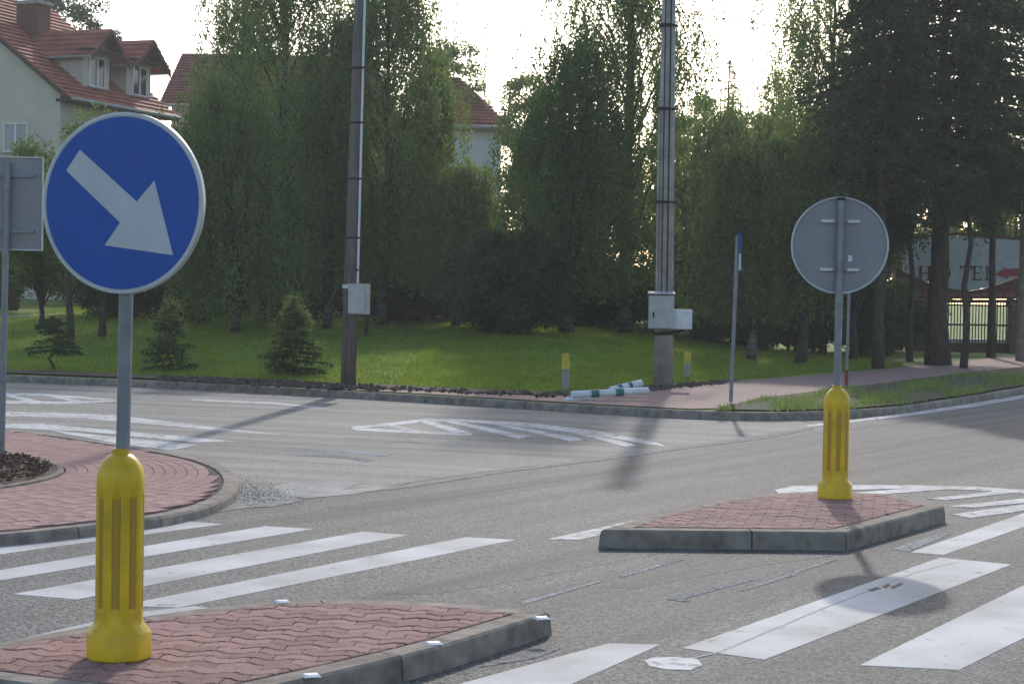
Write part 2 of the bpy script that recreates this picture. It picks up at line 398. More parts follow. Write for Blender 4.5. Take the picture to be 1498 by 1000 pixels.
# near-left crossing
mark('zebra_stripe', [(-60, 818), (-40, 801), (255, 760), (326, 766)], M_zebra)
mark('zebra_stripe', [(-60, 858), (-60, 843), (0, 833), (388, 769), (460, 773)], M_zebra)
mark('zebra_stripe', [(20, 868), (112, 876), (598, 782), (530, 777)], M_zebra)
mark('zebra_stripe', [(175, 885), (262, 888), (754, 789), (682, 785)], M_zebra)
mark('zebra_stripe', [(-300, 1010), (0, 962), (140, 926), (260, 903), (326, 891), (285, 886), (212, 893), (130, 910), (0, 941), (-300, 985)], M_zebra)
# near-right crossing
mark('zebra_stripe', [(560, 1030), (700, 1060), (966, 942), (890, 940)], M_zebra)
mark('zebra_stripe', [(998, 947), (1118, 964), (1480, 825), (1375, 815)], M_zebra)
mark('zebra_stripe', [(1258, 972), (1403, 979), (1700, 832), (1560, 825)], M_zebra)
mark('zebra_stripe', [(1560, 1000), (1720, 1006), (1950, 850), (1840, 850)], M_zebra)
mark('zebra_stripe', [(1332, 807), (1380, 811), (1700, 700), (1600, 715)], M_zebra)
mark('crack', [(1052, 952.5), (1056, 953), (1198, 893), (1340, 837.5), (1402, 821.6), (1400, 821), (1338, 836.4), (1196, 891.6)], M_crack)
mark('crack', [(958, 975), (962, 976), (1000, 966), (1056, 953), (1052, 952), (998, 964)], M_crack)
for q in ([(1268, 862), (1282, 858), (1290, 860), (1276, 865)], [(1290, 858), (1300, 853), (1303, 856), (1296, 860)], [(1302, 858), (1318, 851), (1322, 854), (1306, 861)]): mark('tar_spot', q, M_black)
for q in ([(560, 868), (640, 851), (760, 832), (900, 809), (1000, 799), (995, 804), (880, 826), (740, 852), (640, 868)], [(880, 858), (960, 842), (1060, 824), (1230, 811), (1120, 826), (1030, 842), (930, 860)], [(470, 742), (640, 720), (800, 698), (960, 672), (1100, 652), (960, 678), (800, 706), (640, 730), (520, 745)], [(1010, 700), (1100, 684), (1200, 668), (1340, 648), (1210, 674), (1110, 692)]):
    mark('tyre_track', q, M_track)
mark('paint_blot', [(942, 965), (950, 973), (975, 978), (1010, 979), (1028, 972), (1020, 963), (985, 960), (955, 961)], M_half)
# lane line beside the far island
mark('lane_line', [(800, 788), (848, 789), (1050, 744), (1114, 728), (1100, 724), (1030, 738)], M_line)
# hatched area right of the far island
mark('edge_line', [(1133, 716), (1140, 722), (1230, 716), (1330, 714), (1420, 716), (1600, 728), (1600, 722), (1420, 711), (1330, 709), (1230, 709), (1160, 710)])
mark('hatch_stripe', [(1225, 722), (1245, 726), (1400, 714), (1350, 712)])
mark('hatch_stripe', [(1355, 729), (1385, 731), (1520, 716), (1480, 715)])
mark('hatch_stripe', [(1385, 740), (1420, 742), (1640, 722), (1600, 718)])
mark('hatch_stripe', [(1390, 752), (1420, 757), (1760, 710), (1700, 710)])
mark('worn_line', [(1305, 803), (1330, 806), (1392, 780), (1375, 777)], M_worn)
# line along the far right kerb
mark('edge_line', [(1180, 621), (1182, 624), (1260, 616), (1340, 606), (1420, 595), (1498, 582), (1620, 562), (1620, 558), (1498, 577), (1420, 590), (1340, 602), (1260, 612)])
# hatched triangle in the side road mouth
mark('edge_line', [(512, 624), (520, 627), (575, 622), (625, 616), (680, 617), (760, 623), (860, 634), (950, 650), (975, 653), (962, 647), (870, 629), (770, 618), (680, 613), (620, 612), (570, 618)])
mark('edge_line', [(512, 625), (520, 629), (600, 633), (690, 637), (690, 633), (600, 629)])
mark('hatch_stripe', [(560, 622), (575, 621), (612, 629), (600, 631)])
mark('hatch_stripe', [(612, 616), (630, 615), (694, 634), (675, 636)])
mark('hatch_stripe', [(645, 615), (665, 615), (778, 638), (758, 641)])
mark('hatch_stripe', [(725, 621), (745, 621), (858, 643), (835, 645)])
mark('hatch_stripe', [(835, 632), (855, 633), (935, 651), (915, 653)])
# far-left crossing and triangle
mark('edge_line', [(-80, 571), (-80, 575), (60, 579), (150, 585), (170, 584), (60, 575)], z=Z1)
mark('edge_line', [(-80, 584), (-80, 589), (100, 591), (170, 587), (170, 585), (100, 587)])
mark('hatch_stripe', [(-10, 574), (8, 575), (75, 590), (55, 591)])
mark('hatch_stripe', [(62, 577), (78, 578), (128, 587), (110, 589)])
mark('lane_line', [(195, 583), (195, 585), (228, 586), (228, 584)], M_worn)
mark('lane_line', [(280, 583), (280, 585), (400, 591), (480, 598), (480, 596), (400, 588)], M_line)
mark('zebra_stripe', [(-80, 601), (-80, 606), (120, 611), (330, 630), (420, 636), (345, 628), (170, 607), (60, 602)], M_line)
mark('zebra_stripe', [(-80, 618), (-80, 622), (120, 630), (280, 646), (345, 645), (200, 632), (60, 619)], M_line)
mark('zebra_stripe', [(70, 628), (90, 633), (170, 648), (250, 658), (290, 650), (180, 640)], M_line)
for q in ([(405, 655), (408, 658), (470, 661), (535, 676), (548, 673), (480, 659)], [(410, 651), (412, 653), (560, 667), (582, 664), (500, 657)], [(505, 639), (508, 641), (542, 642), (540, 640)], [(560, 645), (620, 648), (618, 645), (562, 643)], [(640, 648), (672, 653), (676, 650), (655, 647)], [(420, 665), (520, 671), (522, 668), (430, 662)]):
    mark('worn_line', q, M_worn)
# seam of the older asphalt, worn remains of an old lane line, tar joints
mark('asphalt_seam', [(428, 724), (445, 729), (600, 712), (740, 690), (880, 673), (1010, 655), (1120, 641), (1190, 627), (1185, 624), (1100, 638), (960, 658), (800, 679), (640, 702), (520, 719)], M_stain)
for q in ([(760, 880), (764, 884), (880, 850), (876, 848)], [(905, 842), (910, 844), (1000, 818), (996, 815)], [(985, 872), (975, 876), (1010, 880), (1012, 877), (1000, 875), (1110, 846), (1107, 843)], [(1080, 862), (1086, 864), (1170, 838), (1166, 836)], [(1130, 845), (1133, 847), (1225, 818), (1222, 816)], [(700, 975), (780, 962), (820, 948), (770, 958)]):
    mark('worn_line', q, M_worn)
mark('sand_patch', [(395, 712), (430, 704), (480, 702), (530, 706), (500, 716), (560, 712), (600, 706), (520, 722), (450, 728), (400, 722)], M_sand)
mark('gravel_patch', [(345, 712), (372, 706), (398, 712), (425, 722), (440, 732), (400, 740), (362, 742), (320, 748), (300, 752), (338, 730)], M_stain)

# ------------------------------------------------------------ kerbs and pavers
def resample(pts, step):
    out = [pts[0].copy()]; acc = 0.0
    for a, b in zip(pts, pts[1:]):
        L = (b-a).length
        if L < 1e-9: continue
        d = step-acc
        while d <= L: out.append(a+(b-a)*(d/L)); d += step
        acc = (L-(d-step))
    if (out[-1]-pts[-1]).length > step*0.3: out.append(pts[-1].copy())
    return out
def normals(pts, closed=False, side=1):
    n = len(pts); out = []
    for i in range(n):
        a = pts[(i-1) % n] if (closed or i > 0) else pts[i]; b = pts[(i+1) % n] if (closed or i < n-1) else pts[i]
        d = (b-a); d.z = 0; d.normalize(); out.append(Vector((d.y, -d.x, 0))*side)
    return out
def kerb_row(parent, pts, nr, width, h, stone=1.0, step=0.1, heights=None, closed=False, m=None, chamf=0.02, brk=None):
    """pts: inner line; nr: direction towards the carriageway"""
    per = max(1, round(stone/step)); n = len(pts); i = 0
    N = n if closed else n-1
    while i < N:
        j = min(i+per, N)
        if brk:
            for q in range(i+1, min(i+per+4, N)+1):
                if brk[q % n]: j = q; break
        if N-j < per*0.35 and not (brk and brk[j % n]): j = N
        idx = [k % n for k in range(i, j+1)]
        b = MB(); rings = []
        for q, k in enumerate(idx):
            p = pts[k].copy(); t = Vector((-nr[k].y, nr[k].x, 0))
            if q == 0 or q == len(idx)-1:
                k2 = idx[1] if q == 0 else idx[-2]; dd = pts[k2]-pts[k]; dd.z = 0; p += dd.normalized()*0.005
            hh = heights(p) if heights else h
            o = nr[k]
            prof = [(0, -0.05), (0, hh-0.004), (0.006, hh), (width-chamf*1.3, hh), (width-chamf*0.3, hh-chamf), (width, hh-chamf*2.4), (width+0.012, -0.05)]
            rings.append([(p.x+o.x*a, p.y+o.y*a, z) for a, z in prof])
        m_ = len(rings[0]); V = [v for r in rings for v in r]; Fc = []
        for a in range(len(rings)-1):
            for c in range(m_):
                d = (c+1) % m_; Fc.append((a*m_+c, (a+1)*m_+c, (a+1)*m_+d, a*m_+d))
        Fc.append(tuple(range(m_))); Fc.append(tuple((len(rings)-1)*m_+c for c in range(m_-1, -1, -1)))
        b.add(V, Fc); b.build('kerb_stone', m or M_kerb, parent); i = j

def clip_poly(poly, bound):       # Sutherland-Hodgman, bound convex ccw
    out = poly
    for i in range(len(bound)):
        a = bound[i]; b = bound[(i+1) % len(bound)]; inp = out; out = []
        if not inp: return []
        def side(p): return (b[0]-a[0])*(p[1]-a[1])-(b[1]-a[1])*(p[0]-a[0])
        for k in range(len(inp)):
            p = inp[k]; q = inp[(k+1) % len(inp)]; sp, sq = side(p), side(q)
            if sp >= 0: out.append(p)
            if (sp >= 0) != (sq >= 0):
                t = sp/(sp-sq); out.append((p[0]+(q[0]-p[0])*t, p[1]+(q[1]-p[1])*t))
    return out
def area(p): return 0.5*sum(p[i][0]*p[(i+1) % len(p)][1]-p[(i+1) % len(p)][0]*p[i][1] for i in range(len(p)))
def hull(pts):
    pts = sorted(set((round(p.x, 5), round(p.y, 5)) for p in pts))
    def half(ps):
        h = []
        for p in ps:
            while len(h) >= 2 and (h[-1][0]-h[-2][0])*(p[1]-h[-2][1])-(h[-1][1]-h[-2][1])*(p[0]-h[-2][0]) <= 0: h.pop()
            h.append(p)
        return h
    a = half(pts); b = half(pts[::-1]); return a[:-1]+b[:-1]
def prism(poly, z0, z1, jz=0, bev=0.004):
    cx = sum(p[0] for p in poly)/len(poly); cy = sum(p[1] for p in poly)/len(poly)
    n = len(poly)
    def ins(p, d):
        v = Vector((cx-p[0], cy-p[1])); L = v.length; k = min(d/L, 0.5) if L > 1e-6 else 0
        return (p[0]+v.x*k, p[1]+v.y*k)
    r0 = [(p[0], p[1], z0) for p in poly]; r1 = [(p[0], p[1], z1-bev) for p in poly]; r2 = [(*ins(p, bev*2), z1) for p in poly]
    V = r0+r1+r2; Fc = [tuple(range(2*n, 3*n))]
    for a in range(2):
        for i in range(n):
            j = (i+1) % n; Fc.append((a*n+i, a*n+j, (a+1)*n+j, (a+1)*n+i))
    return V, Fc

def zig(u):                       # zigzag joint line, period 0.2
    t = (u/0.2) % 1.0; a = 0.021
    K = [(0, -a), (0.15, -a), (0.35, a), (0.65, a), (0.85, -a), (1, -a)]
    for (x0, y0), (x1, y1) in zip(K, K[1:]):
        if t <= x1: return y0+(y1-y0)*(t-x0)/(x1-x0)
def wavy_pavers(parent, bound, ang, zf, m):
    cx = sum(p[0] for p in bound)/len(bound); cy = sum(p[1] for p in bound)/len(bound)
    ca, sa = math.cos(ang), math.sin(ang); rng = random.Random(3)
    shared = {}
    hgt = 0.115; gap = 0.0065
    for j in range(-22, 23):
        for i in range(-16, 17):
            u0 = i*0.2+(0.1 if j % 2 else 0)
            brk = [0, 0.03, 0.07, 0.13, 0.17, 0.2] if j % 2 == 0 else [0, 0.03, 0.07, 0.13, 0.17, 0.2]
            lo = [(u0+max(0.001, min(0.199, q)), zig(u0+q)+gap/2) for q in brk]
            hi = [(u, v+hgt-gap) for u, v in lo][::-1]
            loc = lo+hi
            wp = [(cx+(u)*ca-(v+j*hgt)*sa, cy+(u)*sa+(v+j*hgt)*ca) for u, v in loc]
            cl = clip_poly(wp, bound)
            if len(cl) < 3 or area(cl) < 0.0015: continue
            c = (sum(p[0] for p in cl)/len(cl), sum(p[1] for p in cl)/len(cl)); z = zf(*c)+rng.uniform(-0.0025, 0.0025)
            ox, oy = cx+(u0+0.1)*ca-(j*hgt+hgt/2)*sa, cy+(u0+0.1)*sa+(j*hgt+hgt/2)*ca
            full = abs(area(cl)-area(wp)) < 1e-7
            key = j % 2
            if full and key in shared: me = shared[key]
            else:
                V, Fc = prism([(p[0]-ox, p[1]-oy) for p in cl], -0.05, 0.0)
                me = bpy.data.meshes.new('paver'); me.from_pydata(V, [], Fc); me.materials.append(m)
                if full: shared[key] = me
            o = link('paver', me, m, parent); o.location = (ox, oy, z)
            o.rotation_euler = (rng.uniform(-0.008, 0.008), rng.uniform(-0.008, 0.008), 0) if full else (0, 0, 0)

def island(name, label, px_in, hz, ang, kw, stone, heights=None):
    root = empty(name, (0, 0, 0), label, kind='structure')
    pts = [at(x, y, hz) for x, y in px_in]
    h = hull(pts); hp = [Vector((x, y, 0)) for x, y in h]
    sm = []; flag = []; nh = len(hp)
    for i in range(nh):
        a, b_, c_ = hp[i-1], hp[i], hp[(i+1) % nh]; turn = (b_-a).angle(c_-b_)
        L = (c_-b_).length; kk = max(1, round(L/0.06))
        for q in range(kk): sm.append(b_.lerp(c_, q/kk)); flag.append(q == 0 and turn > math.radians(24))
    st = flag.index(True) if True in flag else 0
    sm = sm[st:]+sm[:st]; flag = flag[st:]+flag[:st]
    for _ in range(6): sm = [sm[i] if flag[i] else (sm[i-1]+sm[i]*2+sm[(i+1) % len(sm)])/4 for i in range(len(sm))]
    nr = normals(sm, True, 1)
    for i in range(len(sm)):
        if flag[i]:
            th = (sm[i]-sm[i-1]).angle(sm[(i+1) % len(sm)]-sm[i]); nr[i] = nr[i]*min(2.2, 1/math.cos(th/2))
    if (sm[0]+nr[0]-Vector((sum(p.x for p in sm)/len(sm), sum(p.y for p in sm)/len(sm), 0))).length < (sm[0]-Vector((sum(p.x for p in sm)/len(sm), sum(p.y for p in sm)/len(sm), 0))).length:
        nr = [-v for v in nr]
    kerb_row(root, sm, nr, kw, hz, stone, 0.06, heights, closed=True, brk=flag, chamf=0.012)
    ins = hull([sm[i]-nr[i]*0.006 for i in range(len(sm))])
    zf = (lambda x, y: (heights(Vector((x, y, 0))) if heights else hz)+0.004)
    b = MB(); b.add([(x, y, zf(x, y)-0.018) for x, y in ins], [tuple(range(len(ins)))]); b.build('joint_bed', M_joint, root)
    wavy_pavers(root, ins, ang, zf, M_paver)
    return root, sm, nr

isl_near, nsm, nnr = island('traffic_island', 'near refuge island of wavy red pavers edged by concrete kerbs',
    [(-75, 968), (-60, 960), (0, 951), (130, 925), (212, 909), (324, 893), (410, 884), (520, 881), (640, 886), (752, 897), (600, 942), (440, 979), (330, 1003), (250, 1008), (144, 999), (0, 981), (-50, 974)], 0.12, math.radians(-6), 0.14, 1.0)
def fh(p): return 0.12
isl_far, fsm, fnr = island('traffic_island', 'far refuge island with low red paving and chunky kerb stones',
    [(925, 771), (985, 752), (1060, 735), (1115, 726), (1200, 721), (1290, 724), (1352, 739), (1215, 774), (1060, 771)], 0.13, math.radians(-12), 0.15, 0.85)

# left footway corner with planting bed
RZ = 0.08
root = empty('pavement_corner', (0, 0, 0), 'rounded red paved corner with planting bed at the left edge', kind='structure')
pcx = [(-260, 612), (0, 627), (120, 643), (250, 664), (305, 678), (330, 697), (322, 720), (285, 738), (215, 754), (100, 768), (0, 778), (-260, 800)]
pl = smooth_line([at(x, y, RZ) for x, y in pcx], 2); pl = [Vector((p.x, p.y, 0)) for p in pl]
pr = resample(pl, 0.1); nr = normals(pr, False, 1)
C0 = Vector((-6.6, 16.4, 0))
if (pr[len(pr)//2]+nr[len(pr)//2]-C0).length < (pr[len(pr)//2]-C0).length: nr = [-v for v in nr]
kerb_row(root, pr, nr, 0.14, RZ, 0.8, 0.1)
b = MB(); q = [p-n_*0.004 for p, n_ in zip(pr, nr)]; b.add([(p.x, p.y, RZ-0.016) for p in q][::-1], [tuple(range(len(q)))]); b.build('joint_bed', M_joint, root)
def inside(p, poly):
    c = False; n = len(poly)
    for i in range(n):
        a = poly[i]; b_ = poly[i-1]
        if (a.y > p[1]) != (b_.y > p[1]) and p[0] < (b_.x-a.x)*(p[1]-a.y)/(b_.y-a.y)+a.x: c = not c
    return c
cand = []; rr = 2.62; rng = random.Random(5)
edge = [p-n_*0.07 for p, n_ in zip(pr, nr)]
while rr < 7.0:
    n_ = int(2*PI*rr/0.2); ph = rng.random()*0.1
    for i in range(n_):
        a0 = 2*PI*i/n_+ph; a = a0
        c = (C0.x+math.cos(a)*rr, C0.y+math.sin(a)*rr)
        if c[0] < -8.2 or not inside(c, edge): continue
        cand.append((rr, a, 2*PI/n_, c))
    rr += 0.1
cand.sort(key=lambda t: (-(t[3][0] > -6.2), t[3][1]))
rest = MB(); ringmesh = {}
for k, (r1, a, da, c) in enumerate(cand):
    if k < 300:
        key = round(r1, 3)
        if key not in ringmesh:
            g_ = 0.0035; L = r1*da/2-g_/2; poly = [(-0.05+g_/2, -L), (0.05-g_/2, -L), (0.05-g_/2, L), (-0.05+g_/2, L)]
            V, Fc = prism(poly, -0.05, 0.0, bev=0.003); me = bpy.data.meshes.new('paver'); me.from_pydata(V, [], Fc); me.materials.append(M_paver2); ringmesh[key] = me
        o = link('paver', ringmesh[key], M_paver2, root); o.location = (c[0], c[1], RZ+0.002+rng.uniform(-0.002, 0.002)); o.rotation_euler = (0, 0, a)
    else:
        ca, sa = math.cos(a), math.sin(a); L = r1*da/2-0.002
        poly = [(c[0]+u*ca-v*sa, c[1]+u*sa+v*ca) for u, v in ((-0.048, -L), (0.048, -L), (0.048, L), (-0.048, L))]
        V, Fc = prism(poly, RZ-0.03, RZ+0.002); rest.add(V, Fc)
if rest.v: tag(rest.build('farther_pavers', M_paver2, root), kind='stuff')
# planting bed
bed = [C0+Vector((math.cos(a)*2.5, math.sin(a)*2.5, 0)) for a in np.linspace(-PI/2, PI/2, 34)]
bo = bed+[Vector((-8.5, C0.y+2.5, 0)), Vector((-8.5, C0.y-2.5, 0))]
vs_ = [(C0.x-0.4, C0.y, 0.2)]+[(p.x, p.y, RZ+0.012) for p in bo]
b = MB().add(vs_, [(0, i+1, (i+1) % len(bo)+1) for i in range(len(bo))]); b.build('planting_bed', M_mulch, root)
br = resample(bed, 0.1); kerb_row(root, br, [-v if (br[i]+v-C0).length < (br[i]-C0).length else v for i, v in enumerate(normals(br))], 0.06, RZ+0.02, 1.0, 0.1, chamf=0.008)
npr = np.random.default_rng(11)
n = 5000; a = npr.uniform(-PI/2, PI/2, n); r0 = np.sqrt(npr.uniform(0, 1, n))*2.45
Cc = np.stack([C0.x+np.cos(a)*r0, C0.y+np.sin(a)*r0, 0.11+0.10*(1-r0/2.5)+npr.uniform(0, 0.03, n)], 1)
ax = npr.normal(size=(n, 3)); ax[:, 2] *= 0.3
tag(leaves('bark_chips', Cc, ax, M_mulch, root, 0.06, 0.03, npr), kind='stuff')

# far kerb along the lawn
root = empty('far_kerb', (0, 0, 0), 'long grey kerb between the side road and the lawn', kind='structure')
kp = [Vector((p.x, p.y, 0)) for p in KERB if -16 < p.x < 16]
kp = resample(kp, 0.2); kn = normals(kp, False, 1)
kn = [v if v.y < 0 else -v for v in kn]
kin = [p-n_*0.13 for p, n_ in zip(kp, kn)]
kerb_row(root, kin, kn, 0.15, 0.12, 1.0, 0.2, chamf=0.025)

# pavement behind the kerb (block texture: blocks are under two pixels deep here)
mp_ = mat('pavement_blocks', (0.34, 0.22, 0.19), 0.85, 0.14, 3, 0.3, 40)
n_ = mp_.node_tree.nodes; l_ = mp_.node_tree.links; bs = n_['Principled BSDF']
bk = n_.new('ShaderNodeTexBrick'); bk.inputs['Scale'].default_value = 1.0; bk.inputs['Brick Width'].default_value = 0.2; bk.inputs['Row Height'].default_value = 0.1
bk.inputs['Mortar Size'].default_value = 0.006; bk.inputs['Mortar'].default_value = (0.1, 0.07, 0.06, 1); bk.inputs['Color2'].default_value = (0.30, 0.18, 0.155, 1)
tcn = n_.new('ShaderNodeTexCoord'); l_.new(tcn.outputs['Object'], bk.inputs['Vector']); l_.new(bs.inputs['Base Color'].links[0].from_socket, bk.inputs['Color1']); l_.new(bk.outputs[0], bs.inputs['Base Color'])
def strip(name, front, back, z, m, label, depth=0.0):
    """front/back: px outlines on the raised ground"""
    n = 60
    def samp(pl, t):
        xs_ = np.array([p.x for p in pl]); L = np.cumsum([0]+[(pl[i+1]-pl[i]).length for i in range(len(pl)-1)])
        s = t*L[-1]; return Vector([float(np.interp(s, L, [p[k] for p in pl])) for k in range(3)])
    A = [at(x, y, 0.12) for x, y in front]; B = [at(x, y, 0.12) for x, y in back]
    V = []; Fc = []
    for i in range(n+1):
        a, b_ = samp(A, i/n), samp(B, i/n)
        for k in range(7):
            p = a.lerp(b_, k/6); V.append((p.x, p.y, max(z, gz(p.x, p.y)+z-0.12)))
    for i in range(n):
        for k in range(6): q = i*7+k; Fc.append((q, q+7, q+8, q+1))
    o = MB().add(V, Fc).build(name, m, smooth=True); return tag(o, label, kind='structure')
strip('pavement', [(470, 568.5), (600, 575.6), (800, 587.7), (900, 593.6), (1000, 598.6), (1045, 600), (1110, 584), (1240, 568), (1360, 553), (1498, 537), (1640, 522)],
      [(470, 566.5), (600, 571.5), (720, 577.5), (800, 580), (860, 579), (960, 568), (1080, 558), (1190, 549), (1300, 540), (1400, 530), (1498, 520), (1640, 505)], 0.135, mp_, 'pinkish block pavement leading off to the right')
strip('verge', [(1046, 601.0), (1150, 601.8), (1250, 598.4), (1320, 592.4), (1400, 580.5), (1498, 564.5), (1640, 539)],
      [(1046, 599.5), (1110, 584), (1240, 568), (1360, 553), (1498, 537), (1640, 522)], 0.145, M_verge, 'bare soil verge with patchy grass beside the pavement')
strip('soil_strip', [(-300, 536.5), (0, 546.5), (200, 554.5), (400, 564.4), (470, 568.0), (600, 571.5), (720, 577.0), (800, 580), (880, 577), (1000, 566), (1080, 558)],
      [(-300, 532), (0, 542), (200, 549), (400, 556), (470, 560), (600, 566), (720, 571), (800, 574), (880, 571), (1000, 561), (1080, 555)], 0.15, M_soil, 'dug over dark soil strip at the lawn front')
# grey path far left
pp = [P(-150, 441, 52), P(-20, 441, 54), P(90, 446, 56)]
b = MB(); V = [];
for p in pp: V += [(p.x, p.y, gz(p.x, p.y)+0.03), (p.x+0.2, p.y+1.6, gz(p.x, p.y+1.6)+0.03)]
b.add(V, [(0, 2, 3, 1), (2, 4, 5, 3)]); tag(b.build('path', mat('path_gravel', (0.3, 0.29, 0.28), 0.9, 0.2, 4)), 'narrow pale path crossing the lawn far left', kind='structure')

# grass blades and clods
def blades(name, n, regions, hgt, wid, m, label, seed):
    rg = np.random.default_rng(seed); C = []
    for _ in range(n):
        x0, x1, d0, d1 = regions[rg.integers(len(regions))]
        x = rg.uniform(x0, x1); y = yb(x)+d0+(d1-d0)*rg.uniform(0, 1)**1.4
        C.append((x, y, gz(x, y)))
    C = np.array(C); h = hgt*rg.uniform(0.5, 1.3, (n, 1)); lean = rg.normal(size=(n, 2))*0.35
    tip = C+np.concatenate([lean*h, h], 1); a = rg.uniform(0, 2*PI, n); s = np.stack([np.cos(a), np.sin(a), np.zeros(n)], 1)*wid
    V = np.stack([C-s, C+s, tip+s*0.15, tip-s*0.15], 1)
    o = link(name, quad_mesh(name, V, n), m); return tag(o, label, 'grass', kind='stuff')
blades('grass', 150000, [(-15, -6, -0.1, 26), (-8, 0, -0.1, 24), (-2, 4, -0.1, 20), (2, 10, 0, 16)], 0.06, 0.013, F_grass, 'short mown grass covering the lawn', 1)
rg = np.random.default_rng(4); Cc = []
while len(Cc) < 9000:
    px, py = rg.uniform(1050, 1500), rg.uniform(540, 604)
    lo = np.interp(px, [1046, 1110, 1240, 1360, 1498], [600, 584, 568, 553, 537]); hi = np.interp(px, [1046, 1150, 1250, 1320, 1400, 1498], [601, 601.8, 598, 592, 580, 564])
    if lo < py < hi and math.sin(px*0.05)*math.sin(py*0.2+px*0.013)+rg.normal()*0.5 > 0.8:
        p = at(px, py, 0.145); Cc.append((p.x, p.y, 0.145))
Cc = np.array(Cc); n = len(Cc); h = 0.07*rg.uniform(0.4, 1.3, (n, 1)); tip = Cc+np.concatenate([rg.normal(size=(n, 2))*0.3*h, h], 1); a = rg.uniform(0, 2*PI, n); s = np.stack([np.cos(a), np.sin(a), np.zeros(n)], 1)*0.012
tag(link('verge_grass', quad_mesh('verge_grass', np.stack([Cc-s, Cc+s, tip+s*0.1, tip-s*0.1], 1), n), F_birch2), 'patchy weeds and grass on the roadside verge', 'grass', kind='stuff')
def clods(name, n, fn, size, m, label, cat, seed):
    rg = random.Random(seed); b = MB()
    for _ in range(n):
        p = fn(rg); r = size*rg.uniform(0.4, 1.4)
        V = [Vector((1, 0, 0)), Vector((-1, 0, 0)), Vector((0, 1, 0)), Vector((0, -1, 0)), Vector((0, 0, 0.8)), Vector((0, 0, -0.5))]
        V = [p+v*r*rg.uniform(0.6, 1.2) for v in V]
        b.add(V, [(0, 2, 4), (2, 1, 4), (1, 3, 4), (3, 0, 4), (2, 0, 5), (1, 2, 5), (3, 1, 5), (0, 3, 5)])
    return tag(b.build(name, m), label, cat, kind='stuff')
def fsoil(rg):
    px = rg.choice([rg.uniform(230, 560), rg.uniform(300, 500), rg.uniform(230, 830), rg.uniform(860, 1060)]); lo = np.interp(px, [0, 200, 400, 600, 720, 800, 880, 1000, 1080], [542, 549, 556, 566, 571, 574, 571, 561, 555]); hi = np.interp(px, [0, 200, 400, 470, 600, 720, 800, 880, 1000, 1080], [546.5, 554.5, 564.4, 568, 571.5, 577, 580, 577, 566, 558])
    return at(px, rg.uniform(lo, hi), 0.16)
clods('soil_clods', 1100, fsoil, 0.045, M_soil, 'dark crumbled soil along the lawn edge', 'soil', 8)
def fgrav(rg):
    px = 370+rg.gauss(0, 32); return at(px, 722+rg.gauss(0, 9)+(px-370)*0.08, 0.006)
clods('loose_gravel', 900, fgrav, 0.006, mat('gravel', (0.34, 0.32, 0.28), 0.95, 0.4, 30), 'loose grit swept against the paved corner', 'gravel', 9)

# ------------------------------------------------------------ signs and bollards
def bollard(loc, label):
    root = empty('bollard', loc, label, 'bollard', 'yellow sign post bollards on the islands')
    prof = [(0.0, 0.140), (0.006, 0.146), (0.115, 0.145), (0.122, 0.142), (0.155, 0.112), (0.17, 0.108), (0.21, 0.107), (0.215, 0.107), (0.225, 0.107), (0.26, 0.107), (0.40, 0.107), (0.55, 0.107), (0.70, 0.107), (0.725, 0.107), (0.735, 0.107), (0.80, 0.107), (0.83, 0.104), (0.86, 0.094), (0.885, 0.076), (0.905, 0.055), (0.912, 0.040), (0.935, 0.038), (0.937, 0.033)]
    seg = 128; V = []; Fc = []
    for z, r in prof:
        for k in range(seg):
            th = 2*PI*k/seg; am = ((th+PI/8) % (PI/4))-PI/8   # 0 at groove centre
            rr_ = r
            if 0.22 < z < 0.73 and abs(am) < 0.165: rr_ = r-0.010
            elif 0.16 < z < 0.90: rr_ = r*(1-0.035*(math.cos(am*8)*0.5+0.5)*min(1, (0.905-z)/0.05))
            if z < 0.16:
                oc = math.cos(PI/8)/math.cos(((th) % (PI/4))-PI/8); rr_ = r*(0.6+0.4*oc)
            V.append((rr_*math.cos(th), rr_*math.sin(th), z))
    n = len(prof)
    for i in range(n-1):
        for k in range(seg): j = (k+1) % seg; Fc.append((i*seg+k, i*seg+j, (i+1)*seg+j, (i+1)*seg+k))
    Fc.append(tuple((n-1)*seg+k for k in range(seg))); Fc.append(tuple(range(seg-1, -1, -1)))
    o = MB().add(V, Fc).build('body', M_yellow, root, smooth=True, local=True)
    me = o.data
    try: me.set_sharp_from_angle(angle=math.radians(35))
    except Exception: pass
    sme = None
    for k in range(8):
        if sme is None:
            V = []; Fc = []; nn = 5
            for z in (0.232, 0.72):
                for rad in (0.094, 0.1005):
                    for q in range(nn):
                        th = (q/(nn-1)-0.5)*0.30; V.append((rad*math.cos(th), rad*math.sin(th), z))
            for q in range(nn-1):
                Fc += [(nn+q, nn+q+1, 3*nn+q+1, 3*nn+q), (q, 2*nn+q, 2*nn+q+1, q+1), (2*nn+q, 3*nn+q, 3*nn+q+1, 2*nn+q+1), (q, q+1, nn+q+1, nn+q)]
            sme = bpy.data.meshes.new('reflector_strip'); sme.from_pydata(V, [], Fc); sme.materials.append(M_amber)
        s = link('reflector_strip', sme, M_amber, root); s.rotation_euler = (0, 0, k*PI/4)
    root.rotation_euler = (0, 0, math.radians(-90+2)-0)
    return root
bl_near = at(173.5, 960, 0.125); bl_near.z = 0.124
bollard(bl_near, 'bright yellow fluted bollard under the blue arrow sign')
bl_far = at(1221, 728, 0.135); bl_far.z = 0.134
bollard(bl_far, 'yellow fluted bollard on the far island behind the grey sign back')

